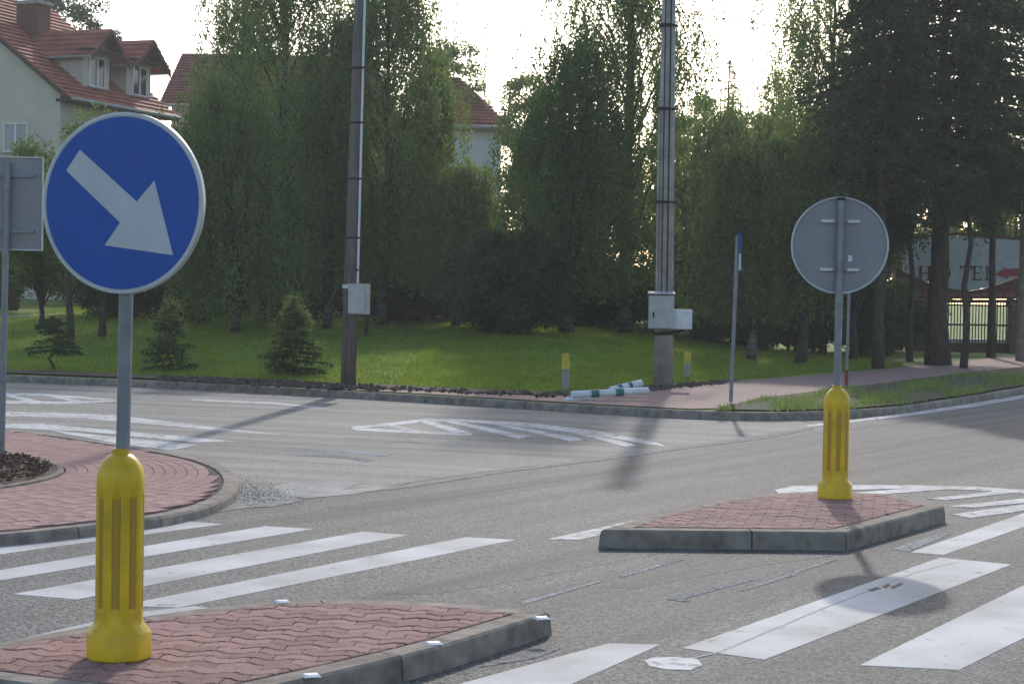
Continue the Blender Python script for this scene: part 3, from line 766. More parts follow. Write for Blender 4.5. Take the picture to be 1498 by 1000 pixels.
def disc_ring(r0, r1, y, seg=96):
    V = []; Fc = []
    for k in range(seg):
        c, s = math.cos(2*PI*k/seg), math.sin(2*PI*k/seg); V += [(r0*c, y, r0*s), (r1*c, y, r1*s)]
    for k in range(seg): j = (k+1) % seg; Fc.append((2*k, 2*k+1, 2*j+1, 2*j))
    return V, Fc
def lathe_y(prof, seg=96):        # prof (r,y)
    V = []; Fc = []; n = len(prof)
    for r, y in prof:
        for k in range(seg): V.append((r*math.cos(2*PI*k/seg), y, r*math.sin(2*PI*k/seg)))
    for i in range(n-1):
        for k in range(seg): j = (k+1) % seg; Fc.append((i*seg+k, i*seg+j, (i+1)*seg+j, (i+1)*seg+k))
    return V, Fc
def round_sign(base, hc, lean, yaw, label, arrow=True, poleside=1, top=None):
    """front faces local -y; pole behind (+y)"""
    root = empty('round_sign', base, label, 'road sign', 'round signs on island poles')
    pr_ = 0.031; yo = 0.055
    tp = top or hc+0.385
    cy, sy = math.cos(yaw), math.sin(yaw)
    def rot(V): return [(x*cy-y*sy+lean*z, x*sy+y*cy, z+0) for x, y, z in V]
    def rz(V, z): return [(x*cy-y*sy+lean*z, x*sy+y*cy, z+zz) for x, y, zz in V]
    b = MB(); b.tube([(0, 0, 0), (lean*tp, 0, tp)], pr_, 20); b.build('pole', M_galv, root, smooth=False, local=True)
    for p in b.v: pass
    b = MB(); b.tube([(lean*tp, 0, tp-0.01), (lean*tp, 0, tp+0.014)], pr_+0.004, 20); b.build('pole_cap', M_black, root, local=True)
    sft = -yo
    def tr(V): return rz([(x, y+sft, z) for x, y, z in V], hc)
    b = MB(); V, Fc = lathe_y([(0.0005, 0.0), (0.386, 0.0), (0.386, 0.004), (0.0005, 0.004)]); b.add(tr(V), Fc)
    b.build('panel', M_signback, root, local=True)
    b = MB(); V, Fc = lathe_y([(0.3875, -0.004), (0.399, -0.004), (0.402, 0.0), (0.402, 0.022), (0.396, 0.024), (0.390, 0.022), (0.3905, 0.006), (0.3865, 0.006), (0.3868, -0.001), (0.3875, -0.004)]); b.add(tr(V), Fc); b.build('rim', M_rim, root, smooth=False, local=True)
    b = MB(); V, Fc = lathe_y([(0.0005, -0.003), (0.3815, -0.003), (0.3815, -0.001), (0.0005, -0.001)]); b.add(tr(V), Fc); b.build('blue_face', M_blue, root, local=True)
    b = MB(); V, Fc = lathe_y([(0.382, -0.0028), (0.3865, -0.0028), (0.3865, -0.001), (0.382, -0.001), (0.382, -0.0028)]); b.add(tr(V), Fc); b.build('white_border', M_white, root, local=True)
    if arrow is not None:
        A = [(120, 219), (204, 294), (229, 264), (257, 370), (158, 357), (180, 324), (100, 249)]
        Q = [((x-181.5)/116.5*0.40, -(y-296)/130*0.40) for x, y in A]
        V = [(x, -0.0055, z) for x, z in Q]+[(x, -0.0031, z) for x, z in Q]; k = len(Q)
        Fc = [tuple(range(k))[::-1], tuple(range(k, 2*k))]+[(i, (i+1) % k, k+(i+1) % k, k+i) for i in range(k)]
        b = MB(); b.add(tr(V), Fc); b.build('arrow', M_white, root, local=True)
    for dz in (0.2, -0.2):
        b = MB(); b.box((0, 0.022, dz), (0.32, 0.032, 0.024)); b.v = [(x, y+0.0, z) for x, y, z in b.v]
        b.v = tr(b.v); b.build('bracket', M_rim, root, local=True)
        b = MB(); V = []; 
        b.tube([(lean*(hc+dz), 0, hc+dz-0.014), (lean*(hc+dz), 0, hc+dz+0.014)], pr_+0.005, 16)
        for sx in (-0.05, 0.05): b.box((sx+lean*(hc+dz), -0.03+0.012, hc+dz), (0.012, 0.045, 0.02))
        b.build('clamp', M_galv, root, local=True)
    return root
b0 = at(173.5, 960, 0.125)
rs = round_sign(Vector((b0.x, b0.y, 0.13)), 2.022, 0.009, math.radians(-18), 'blue round keep right sign with white diagonal arrow')
b1 = at(1221, 728, 0.135)
rb = round_sign(Vector((b1.x, b1.y, 0.14)), 2.09, 0.0, math.radians(180-5), 'grey back of a round sign on a tall pole over the far island', top=2.47)
# sticker on the sign back
b = MB(); c_ = Vector((-0.088, -0.055+0.0052, 2.09-0.105)); b.box(c_, (0.034, 0.002, 0.05)); yaw = math.radians(175); b.v = [(x*math.cos(yaw)-y*math.sin(yaw), x*math.sin(yaw)+y*math.cos(yaw), z) for x, y, z in b.v]; b.build('sticker', M_whitep, rb, local=True)

# rectangular sign back at the left edge
p0 = at(2, 668, 0.1)
root = empty('rectangular_sign', p0, 'grey rear side of a rectangular sign plate at the left edge', 'road sign')
k = 1/ppm(p0.y)
def loc_from(px, py, D, root): return P(px, py, D)-root.location
b = MB(); t_ = loc_from(8, 236, p0.y, root); b.tube([(0, 0, 0), (t_.x*0.9+0.02, 0, t_.z)], 0.032, 16); b.build('pole', M_galv, root, local=True)
a0 = loc_from(-95, 228, p0.y+0.07, root); a1 = loc_from(62, 366, p0.y+0.07, root)
cx_, cz_ = (a0.x+a1.x)/2, (a0.z+a1.z)/2; wx, wz = a1.x-a0.x, a0.z-a1.z
b = MB(); b.box((cx_, 0.07, cz_), (wx, 0.004, wz)); b.build('plate', M_signback, root, local=True)
b = MB()
for s in (-1, 1):
    b.box((cx_+s*wx/2, 0.062, cz_), (0.012, 0.022, wz+0.012)); b.box((cx_, 0.062, cz_+s*wz/2), (wx-0.014, 0.022, 0.012))
b.build('folded_edge', M_rim, root, local=True)
for zz in (0.3, -0.3):
    b = MB(); b.box((cx_, 0.05, cz_+wz*zz), (wx*0.85, 0.025, 0.03)); b.build('bracket', M_galv, root, local=True)

def stud(px, py, label, z=0.121, rz=0.4, D=None):
    p = at(px, py, z); r = empty('road_stud', p, label, 'road stud', 'white road studs around the near island', rz=rz); r.scale = (0.7, 0.75, 0.6)
    b = MB(); b.hexa([(-0.055, -0.05, 0), (0.055, -0.05, 0), (0.055, 0.05, 0), (-0.055, 0.05, 0)], [(-0.042, -0.022, 0.017), (0.042, -0.022, 0.017), (0.042, 0.022, 0.017), (-0.042, 0.022, 0.017)]); b.build('body', M_whitep, r, local=True)
    b = MB(); b.hexa([(-0.035, -0.053, 0.003), (0.035, -0.053, 0.003), (0.035, -0.047, 0.003), (-0.035, -0.047, 0.003)], [(-0.035, -0.030, 0.0165), (0.035, -0.030, 0.0165), (0.035, -0.022, 0.0165), (-0.035, -0.022, 0.0165)]); b.build('lens', M_stud, r, local=True)
stud(413, 880, 'small white stud on the back kerb of the near island')
stud(634, 941, 'small white stud on the long front kerb stone')
stud(792, 904, 'small white stud at the pointed right end of the near island')
stud(455, 988, 'small white stud where two front kerb stones meet')

# thin post carrying a small street sign seen edge-on
g_ = at(1069, 588, 0.15)
root = empty('street_sign', g_, 'thin grey post with a blue street plate seen edge on', 'street sign')
D = g_.y; tp = P(1079, 344, D)-g_
b = MB(); b.tube([(0, 0, 0), (tp.x, 0, tp.z)], 0.03, 12); b.build('pole', M_galv, root, local=True)
for z0, z1, nm, m_ in ((368, 342, 'plate', M_blue), (395, 371, 'plate', M_whitep)):
    a = P(1081, z0, D)-g_; c = P(1082, z1, D)-g_
    b = MB(); b.box((tp.x+0.04, 0.22, (a.z+c.z)/2), (0.022, 0.62, abs(c.z-a.z))); b.build(nm, m_, root, local=True)
g_ = at(1238, 566, 0.13); root = empty('sign_post', g_, 'slender post standing on the pavement behind the round grey sign', 'post')
tp = P(1242, 420, g_.y)-g_
b = MB(); b.tube([(0, 0, 0.32), (tp.x, 0, tp.z)], 0.028, 12); b.build('pole', M_galv, root, local=True)
b = MB(); b.tube([(0, 0, 0), (tp.x*0.1, 0, 0.32)], 0.032, 12); b.build('red_band', M_signred, root, local=True)
c = P(1243, 400, g_.y)-g_; b = MB(); b.box((c.x, 0.05, c.z), (0.45, 0.01, 0.5)); b.build('plate', M_signback, root, local=True)

# utility poles
def lean_pts(g, topx, D, H, n=8):
    return [(0, 0, 0), (topx, 0, H)]
gp = ground_at(509, 566)
root = empty('utility_pole', gp, 'dark weathered utility pole with pale conduit left of centre', 'utility pole', 'utility poles at the lawn edge')
D = gp.y; tp = P(530, -120, D)-gp; H = tp.z
b = MB(); b.tube([(0, 0, -0.2), (tp.x*0.5, 0, H*0.5), (tp.x, 0, H)], [0.135, 0.105, 0.085], 16); b.build('pole', M_pole_old, root, smooth=True, local=True)
b = MB(); z0 = (P(520, 418, D)-gp).z; fx = lambda z: tp.x*z/H
b.tube([(fx(z)+0.085+0.045*(1-z/H), -0.09, z) for z in np.linspace(z0, H, 10)], 0.021, 8); b.build('conduit', M_whitep, root, local=True)
for py in (100, 180, 262, 348, 395):
    z = (P(520, py, D)-gp).z; b = MB(); b.tube([(fx(z), 0, z-0.015), (fx(z), 0, z+0.015)], 0.118, 16); b.box((fx(z)+0.10, -0.085, z), (0.07, 0.06, 0.03)); b.build('clamp_band', M_black, root, local=True)
c = P(527, 437, D)-gp; b = MB(); b.box((c.x, -0.24, c.z), (0.33, 0.2, 0.52), (Vector((0.95, -0.3, 0)), Vector((0.3, 0.95, 0)), Vector((0, 0, 1)))); bx = b.build('meter_box', M_box, root, local=True)
b = MB(); b.box((c.x-0.03, -0.352, c.z), (0.30, 0.015, 0.48), (Vector((0.95, -0.3, 0)), Vector((0.3, 0.95, 0)), Vector((0, 0, 1)))); b.build('door', M_box, root, local=True)
c = P(508, 419, D)-gp; b = MB(); b.box((c.x, -0.15, c.z), (0.14, 0.02, 0.07)); b.build('number_plate', M_whitep, root, local=True)

gp = ground_at(970, 566)
root = empty('utility_pole', gp, 'pale concrete utility pole carrying two grey cabinets', 'utility pole', 'utility poles at the lawn edge')
D = gp.y; tp = P(981, -150, D)-gp; H = tp.z; fx = lambda z: tp.x*z/H
b = MB(); b.tube([(0, 0, -0.2), (tp.x*0.5, 0, H*0.5), (tp.x, 0, H)], [0.185, 0.145, 0.11], 20); b.build('pole', M_conc, root, smooth=True, local=True)
z0 = (P(965, 432, D)-gp).z; z1 = (P(965, 168, D)-gp).z; Hc = z1+1.2
b = MB(); b.tube([(fx(z)-0.155, -0.1, z) for z in np.linspace(z0, z1, 6)], 0.022, 8); b.build('conduit', M_conc, root, local=True)
b = MB(); b.tube([(fx(z)+0.03, -0.165, z) for z in np.linspace(z0, H, 12)], 0.014, 8); b.tube([(fx(z)-0.07, -0.15, z) for z in np.linspace(z0, H, 12)], 0.010, 8); b.build('black_cable', M_cable, root, local=True)
for py in (38, 160, 296, 488):
    z = (P(970, py, D)-gp).z; b = MB(); b.tube([(fx(z), 0, z-0.02), (fx(z), 0, z+0.02)], 0.165+0.02*(py > 400), 16); b.box((fx(z)-0.08, -0.14, z), (0.22, 0.08, 0.05)); b.build('clamp_band', M_black, root, local=True)
a = P(948, 432, D); c = P(983, 480, D); mid = (a+c)/2-gp
b = MB(); b.box((mid.x, -0.29, mid.z), (abs(c.x-a.x), 0.24, abs(c.z-a.z))); b.build('large_cabinet', M_box, root, local=True)
b = MB(); b.box((mid.x, -0.418, mid.z), (abs(c.x-a.x)*0.93, 0.012, abs(c.z-a.z)*0.94)); cd = b.build('cabinet_door', M_box, root, local=True)
b = MB(); b.box((mid.x-0.15, -0.432, mid.z-0.05), (0.03, 0.02, 0.1)); b.build('latch', M_black, cd, local=True)
b = MB(); b.hexa([(mid.x-.25, -.44, mid.z+.325), (mid.x+.25, -.44, mid.z+.325), (mid.x+.25, -.15, mid.z+.325), (mid.x-.25, -.15, mid.z+.325)], [(mid.x-.24, -.42, mid.z+.345), (mid.x+.24, -.42, mid.z+.345), (mid.x+.24, -.15, mid.z+.375), (mid.x-.24, -.15, mid.z+.375)]); b.build('cabinet_roof', M_box, root, local=True)
a = P(983.5, 452, D); c = P(1010, 481, D); mid = (a+c)/2-gp
b = MB(); b.box((mid.x, -0.2, mid.z), (abs(c.x-a.x), 0.2, abs(c.z-a.z))); b.build('small_cabinet', M_whitep, root, local=True)
b = MB(); b.box((mid.x+0.02, -0.306, mid.z), (abs(c.x-a.x)*0.82, 0.01, abs(c.z-a.z)*0.85)); b.build('cabinet_door', M_whitep, root, local=True)
b = MB(); b.tube([(fx(0.9)-0.12, -0.2, mid.z-0.26), (fx(0.9)+0.2, -0.2, mid.z-0.24), (fx(0.9)+0.35, -0.2, mid.z-0.2)], 0.022, 6); b.build('cable_loop', M_cable, root, local=True)
POLE2_TOP = gp+Vector((tp.x, 0, H))

# right edge concrete column
gp = at(1497, 519, 0.13); gp.y = 52; gp = P(1497, 517, 52); gp.z = 0.13
root = tag(MB().tube([gp, gp+Vector((0.05, 0, 5.0)), gp+Vector((0.1, 0, 9.5))], [0.22, 0.19, 0.15], 20).build('lamp_column', M_conc, smooth=True), 'pale concrete column at the right edge beside the hotel gate', 'pole')

# overhead wires
def wire(a, b_, sag, label, nm='overhead_wire', r=0.013):
    pts_ = [a.lerp(b_, t)-Vector((0, 0, sag*4*t*(1-t))) for t in np.linspace(0, 1, 24)]
    tag(MB().tube(pts_, r, 5).build(nm, M_cable), label, 'cable', 'thin wires crossing the sky')
wire(P(530, -60, 35), P(2100, 130, 60), 0.5, 'thin wire running right across the sky between the tree tops')
wire(P(150, -10, 60), P(560, 8, 60), 0.3, 'thin wire above the red roofed house on the left')

# marker posts
def marker(px, pyb, pyt, label):
    gpt = ground_at(px, pyb); h = (P(px, pyt, gpt.y)-gpt).z
    root = empty('marker_post', gpt, label, 'marker post', 'short yellow topped posts on the lawn')
    b = MB(); b.tube([(0, 0, -0.1), (0, 0, h*0.58)], 0.066, 14); b.build('post', M_conc, root, local=True)
    b = MB(); b.tube([(0, 0, h*0.58), (0, 0, h-0.03), (0, 0, h)], [0.07, 0.07, 0.045], 14); b.build('yellow_cap', M_yellowp, root, local=True)
marker(827, 571, 517, 'short yellow topped marker post near the white pipes')
marker(1005, 553, 515, 'short yellow topped marker post behind the concrete pole')

# pipes on the ground
def pipe(ax_, ay, bx_, by, r, label, bands=True, zoff=0.0):
    a = at(ax_, ay, 0.22+zoff); b_ = at(bx_, by, 0.22+zoff); b_.y = a.y+(b_.y-a.y)*0.25
    b_ = P(bx_, by, a.y+0.3) if bands else b_
    c = (a+b_)/2; root = empty('pipe', c, label, 'pipe', 'white plastic pipes lying by the pavement')
    MB().tube([a, b_], r, 14).build('tube', M_whitep, root)
    if bands:
        d = (b_-a)
        for t in (0.30, 0.62): MB().tube([a+d*(t-0.05), a+d*(t+0.05)], r+0.012, 14).build('teal_collar', M_teal, root)
pipe(836, 577, 948, 571, 0.055, 'long white pipe with teal collars lying on the soil')
pipe(892, 571, 938, 560, 0.06, 'white pipe leaning over the other with its end raised', True, 0.02)
pipe(826, 585, 862, 577, 0.035, 'short pale offcut lying nearest the kerb', False, -0.08)
# thin stake behind the left pole
gq = ground_at(535, 492); tag(MB().tube([gq, gq+Vector((0.05, 0, 0.95))], 0.05, 8).build('stake', M_dwood), 'dark wooden stake on the lawn right of the dark pole', 'stake')
gq = ground_at(474, 482); tag(MB().tube([gq, gq+Vector((0, 0, 0.6))], 0.05, 8).build('stake', M_dwood), 'short dark stake left of the dark pole', 'stake')
# ------------------------------------------------------------ buildings
def on_plane(px, py, p, nrm):
    d = ray(px, py); o = Vector((0, 0, HC)); t = (p-o).dot(nrm)/d.dot(nrm); return o+d*t
def frame_fn(O, A, N):
    return lambda n, a, z: O+N*n+A*a+Vector((0, 0, z))
def courses(parent, W, n0, z0, n1, z1, a0, a1, m, step=0.34, th=0.05, taper=(0, 0)):
    """stepped tile courses from the eave (n0,z0) to the ridge (n1,z1) along a"""
    L = math.hypot(n1-n0, z1-z0); k = max(1, round(L/step)); ux, uz = (n1-n0)/L, (z1-z0)/L
    nx_, nz_ = -uz, ux
    if nz_ < 0: nx_, nz_ = -nx_, -nz_
    for i in range(k):
        s0, s1 = i/k, (i+1)/k
        p0 = (n0+(n1-n0)*s0, z0+(z1-z0)*s0); p1 = (n0+(n1-n0)*s1, z0+(z1-z0)*s1)
        aa0 = a0+taper[0]*s0; ab0 = a1-taper[1]*s0; aa1 = a0+taper[0]*s1; ab1 = a1-taper[1]*s1
        lo = [W(p0[0], aa0, p0[1]), W(p0[0], ab0, p0[1]), W(p1[0], ab1, p1[1]), W(p1[0], aa1, p1[1])]
        hi = [W(p0[0]+nx_*(th+.045), aa0, p0[1]+nz_*(th+.045)), W(p0[0]+nx_*(th+.045), ab0, p0[1]+nz_*(th+.045)), W(p1[0]+nx_*th*.5, ab1, p1[1]+nz_*th*.5), W(p1[0]+nx_*th*.5, aa1, p1[1]+nz_*th*.5)]
        MB().hexa(lo, hi).build('tile_course', m, parent)
def window(parent, W, n, a0, a1, z0, z1, axis='a', panes=2, depth=0.06, curtain=False):
    """window in a wall whose plane is n = const (axis 'a') or a = const (axis 'n')"""
    if axis == 'a': Q = lambda u, o, z: W(n+o, u, z)
    else: Q = lambda u, o, z: W(u, n-o, z)
    f = MB(); t = 0.055
    def bar(u0, u1, v0, v1, o0, o1): f.hexa([Q(u0, o0, v0), Q(u1, o0, v0), Q(u1, o1, v0), Q(u0, o1, v0)], [Q(u0, o0, v1), Q(u1, o0, v1), Q(u1, o1, v1), Q(u0, o1, v1)])
    bar(a0, a0+t, z0, z1, 0, depth); bar(a1-t, a1, z0, z1, 0, depth); bar(a0+t, a1-t, z0, z0+t, 0, depth); bar(a0+t, a1-t, z1-t, z1, 0, depth)
    for i in range(1, panes):
        u = a0+(a1-a0)*i/panes; bar(u-t*0.7, u+t*0.7, z0+t, z1-t, 0.002, depth+0.01)
    w_ = f.build('window', M_frame, parent)
    for i in range(panes):
        u0 = a0+(a1-a0)*i/panes+t*0.8; u1 = a0+(a1-a0)*(i+1)/panes-t*0.8
        f = MB(); bar(u0, u1, z0+t, z1-t, 0.01, 0.022); f.build('pane', M_curtain if curtain else M_glass, w_)
    f = MB(); bar(a0-0.08, a1+0.08, z0-0.06, z0-0.003, 0, depth+0.1); f.build('sill', M_gutter, w_)

# house with two dormers
D0 = 75.0; E0 = P(103, 143, D0); A_ = Vector((0.34, 0.94, 0)).normalized(); N_ = Vector((A_.y, -A_.x, 0)); W1 = frame_fn(E0, A_, N_)
h1 = empty('house', Vector((E0.x, E0.y, gz(E0.x, E0.y))), 'cream house with red tiled roof and two dormers far left', 'house')
sl = 0.75; RN = -6.8; LA = 8.6; zb = -(E0.z-0.9)
b = MB(); prof = [(-0.7, zb), (-0.7, 0.28), (RN, -RN*sl-0.25), (2*RN+0.7, 0.28), (2*RN+0.7, zb)]
b.hexa([W1(n, 0.35, z) for n, z in prof], [W1(n, LA-0.35, z) for n, z in prof]); b.build('wall', M_plaster, h1)
rf = empty('roof', (0, 0, 0)); rf.parent = h1
courses(rf, W1, 0, 0, RN, -RN*sl, 0, LA, M_redtile)
courses(rf, W1, 2*RN, 0, RN, -RN*sl, 0, LA, M_redtile)
b = MB(); b.hexa([W1(0.0, 0, -0.05), W1(RN, 0, -RN*sl-0.05), W1(RN, 0.08, -RN*sl-0.05), W1(0, 0.08, -0.05)], [W1(0.0, 0, -0.005), W1(RN, 0, -RN*sl-0.005), W1(RN, 0.08, -RN*sl-0.005), W1(0, 0.08, -0.005)])
b.v = [(x, y, z-0.16 if i < 4 else z) for i, (x, y, z) in enumerate(b.v)]; b.build('bargeboard', M_dwood, h1)
b = MB(); b.hexa([W1(-0.7, 0.0, -0.12), W1(0.02, 0, -0.12), W1(0.02, LA, -0.12), W1(-0.7, LA, -0.12)], [W1(-0.7, 0.0, -0.01), W1(0.02, 0, -0.01), W1(0.02, LA, -0.01), W1(-0.7, LA, -0.01)]); b.build('soffit', M_dwood, h1)
MB().tube([W1(0.1, 0, -0.02), W1(0.1, LA, -0.02)], 0.07, 8).build('gutter', M_gutter, h1)
for ad in (2.35, 5.75):
    dm = empty('dormer', (0, 0, 0)); dm.parent = h1
    nf = -0.95; zf0 = 0.55; zt = 2.35; rz_ = 3.2; w2 = 1.0
    prof = [(ad, zf0), (ad+2, zf0), (ad+2, zt), (ad+1, rz_-0.08), (ad, zt)]
    b = MB(); b.hexa([W1(nf, a, z) for a, z in prof], [W1(-4.6, a, z) for a, z in prof]); b.build('wall', M_plaster, dm)
    Wd = lambda n, a, z: W1(a, n, z)      # swap: slope runs across a
    for a_e, a_r in ((ad-0.45, ad+1.0), (ad+2.45, ad+1.0)):
        ze = rz_-1.45*0.86
        L = 1.686; k = 5
        for i in range(k):
            s0, s1 = i/k, (i+1)/k
            q0 = (a_e+(a_r-a_e)*s0, ze+(rz_-ze)*s0); q1 = (a_e+(a_r-a_e)*s1, ze+(rz_-ze)*s1); sg = -1 if a_e < a_r else 1
            lo = [W1(nf+0.75, q0[0], q0[1]), W1(-4.8, q0[0], q0[1]), W1(-4.8, q1[0], q1[1]), W1(nf+0.75, q1[0], q1[1])]
            hi = [W1(nf+0.75, q0[0]+sg*.05, q0[1]+.10), W1(-4.8, q0[0]+sg*.05, q0[1]+.10), W1(-4.8, q1[0]+sg*.02, q1[1]+.05), W1(nf+0.75, q1[0]+sg*.02, q1[1]+.05)]
            MB().hexa(lo, hi).build('tile_course', M_redtile, dm)
        b = MB(); b.hexa([W1(nf+0.77, a_e, ze-0.2), W1(nf+0.77, a_r, rz_-0.2), W1(nf+0.70, a_r, rz_-0.2), W1(nf+0.70, a_e, ze-0.2)], [W1(nf+0.77, a_e, ze-0.003), W1(nf+0.77, a_r, rz_-0.003), W1(nf+0.70, a_r, rz_-0.003), W1(nf+0.70, a_e, ze-0.003)]); b.build('bargeboard', M_dwood, dm)
        MB().tube([W1(nf+0.7, a_e, ze-0.02), W1(-3.6, a_e, ze-0.02)], 0.05, 6).build('gutter', M_gutter, dm)
    b = MB(); b.hexa([W1(nf, ad-0.4, zt-0.12), W1(nf+0.72, ad-0.4, zt-0.12), W1(nf+0.72, ad+2.4, zt-0.12), W1(nf, ad+2.4, zt-0.12)], [W1(nf, ad-0.4, zt-0.05), W1(nf+0.72, ad-0.4, zt-0.05), W1(nf+0.72, ad+2.4, zt-0.05), W1(nf, ad+2.4, zt-0.05)]); b.build('soffit', M_dwood, dm)
    window(dm, W1, nf, ad+0.42, ad+1.62, zf0+0.25, zt-0.28)
# gable window lower left
q0 = on_plane(6, 180, W1(0, 0.35, 0), A_); q1 = on_plane(41, 222, W1(0, 0.35, 0), A_)
window(h1, W1, 0.35, (q0-E0).dot(N_), (q1-E0).dot(N_), q1.z-E0.z, q0.z-E0.z, 'n', 2, curtain=True)
# chimney
c = on_plane(40, 30, W1(-4.8, 3.0, 0), A_); nn = (c-E0).dot(N_)
b = MB(); b.hexa([W1(nn-0.55, 3, 2.5), W1(nn+0.55, 3, 2.5), W1(nn+0.55, 3.9, 2.5), W1(nn-0.55, 3.9, 2.5)], [W1(nn-0.55, 3, c.z-E0.z+0.7), W1(nn+0.55, 3, c.z-E0.z+0.7), W1(nn+0.55, 3.9, c.z-E0.z+0.7), W1(nn-0.55, 3.9, c.z-E0.z+0.7)]); b.build('chimney', M_brick, h1)
b = MB(); zz = c.z-E0.z+0.7; b.hexa([W1(nn-0.65, 2.9, zz), W1(nn+0.65, 2.9, zz), W1(nn+0.65, 4.0, zz), W1(nn-0.65, 4.0, zz)], [W1(nn-0.65, 2.9, zz+0.15), W1(nn+0.65, 2.9, zz+0.15), W1(nn+0.65, 4.0, zz+0.15), W1(nn-0.65, 4.0, zz+0.15)]); b.build('chimney_cap', M_conc, h1)

def plain_house(pxl, pxr, py_ridge, py_eave, D, depth, m_roof, m_wall, label, hip=0.0, hipl=0.0, wins=()):
    a = P(pxl, py_ridge, D); c = P(pxr, py_eave, D-depth)
    zr = a.z; ze = c.z; x0 = P(pxl, py_eave, D-depth).x; x1 = c.x; y0 = D-depth; base = gz(x0, y0)
    root = empty('house', Vector((x0, y0, base)), label, 'house')
    Wf = lambda n, a_, z: Vector((x0+a_, D-n, z))
    n0 = depth; Lx = x1-x0
    b = MB(); i = 0.5
    b.hexa([(x0+i, y0+i, base-1), (x1-i, y0+i, base-1), (x1-i, D+depth-i, base-1), (x0+i, D+depth-i, base-1)], [(x0+i, y0+i, ze), (x1-i, y0+i, ze), (x1-i, D+depth-i, ze), (x0+i, D+depth-i, ze)]); b.build('wall', m_wall, root)
    rf = empty('roof', (0, 0, 0)); rf.parent = root; 
    courses(rf, Wf, depth, ze, 0, zr, 0, Lx, m_roof, 0.36, taper=(hipl, hip)); courses(rf, Wf, -depth, ze, 0, zr, 0, Lx, m_roof, 0.7, taper=(hipl, hip))
    if hip > 0:
        b = MB(); b.add([(x1, y0, ze), (x1, D+depth, ze), (x1-hip, D, zr)], [(0, 1, 2)]); b.build('hip_slope', m_roof, rf)
    if hip == 0:
        b = MB(); b.hexa([(x1-i, y0+i, ze), (x1-i, D+depth-i, ze), (x1-i, D, zr-0.2)], [(x1-i-0.2, y0+i, ze), (x1-i-0.2, D+depth-i, ze), (x1-i-0.2, D, zr-0.2)]); b.build('gable', m_wall, root)
    MB().tube([(x0, y0-0.08, ze), (x1, y0-0.08, ze)], 0.08, 8).build('gutter', M_gutter, root)
    for (wx, wy) in wins:
        q = P(wx, wy, y0+i); Wg = lambda n, a_, z: Vector((a_, n, z))
        f = MB(); f.box((q.x, y0+i-0.04, q.z), (1.2, 0.08, 1.3)); w_ = f.build('window', M_frame, root)
        for s in (-1, 1):
            f = MB(); f.box((q.x+s*0.28, y0+i-0.09, q.z), (0.46, 0.02, 1.12)); f.build('pane', M_glass, w_)
    return root
plain_house(232, 572, 78, 160, 92, 6, M_redtile2, M_plaster, 'long dark red roofed house mostly hidden behind the birches', hip=1.4, wins=[(290, 230), (380, 230), (460, 230)])
plain_house(600, 748, 112, 187, 86, 5, M_redtile, M_plasterw, 'white house with red hipped roof between the birches', hip=2.5, hipl=1.0, wins=[(640, 240), (700, 330)])

# ------------------------------------------------------------ hotel gate, fence
GD = 61.0
def gp_(px, py, D=GD): return P(px, py, D)
gl_ = gp_(1400, 510); base = Vector((gl_.x, GD, 0.13))
root = empty('hotel_gate', base, 'gateway with white curved hotel sign and dark red roof band', 'gate')
bw = [(1322, 352), (1400, 346), (1500, 352), (1500, 398)]+[(1480, 408), (1460, 415), (1440, 421), (1420, 424), (1400, 423), (1380, 420), (1360, 413), (1340, 405), (1322, 397)]
def plate(name, px_list, D, th, m, parent):
    F_ = [P(x, y, D) for x, y in px_list]; B_ = [p+Vector((0, th, 0)) for p in F_]; n = len(F_)
    return MB().add(F_+B_, [tuple(range(n)), tuple(range(2*n-1, n-1, -1))]+[((i+1) % n, i, n+i, n+(i+1) % n) for i in range(n)]).build(name, m, parent)
M_board = mat('sign_board_pale', (0.36, 0.38, 0.38), 0.6, 0.12, 3)
sbd = plate('sign_board', bw, GD, 0.12, M_board, root)
plate('sign_top_band', [(1322, 350), (1400, 344), (1500, 350), (1500, 347), (1400, 340), (1322, 346)], GD, 0.2, M_redbrown, root)
dn = [(1310, 392), (1340, 406), (1360, 414), (1380, 421), (1400, 424.5), (1420, 425.5), (1440, 422.5), (1460, 416.5), (1480, 409.5), (1510, 399), (1510, 437), (1310, 437)]
plate('roof_band', dn, GD-0.05, 0.5, M_redbrown, root)
for i in range(11):
    x = 1318+i*17; plate('roof_batten', [(x, 428), (x+14, 428), (x+14, 434), (x, 434)], GD-0.12, 0.05, M_redtile2, root)
plate('crossbeam', [(1310, 438), (1510, 438), (1510, 443), (1310, 443)], GD, 0.25, M_dwood, root)
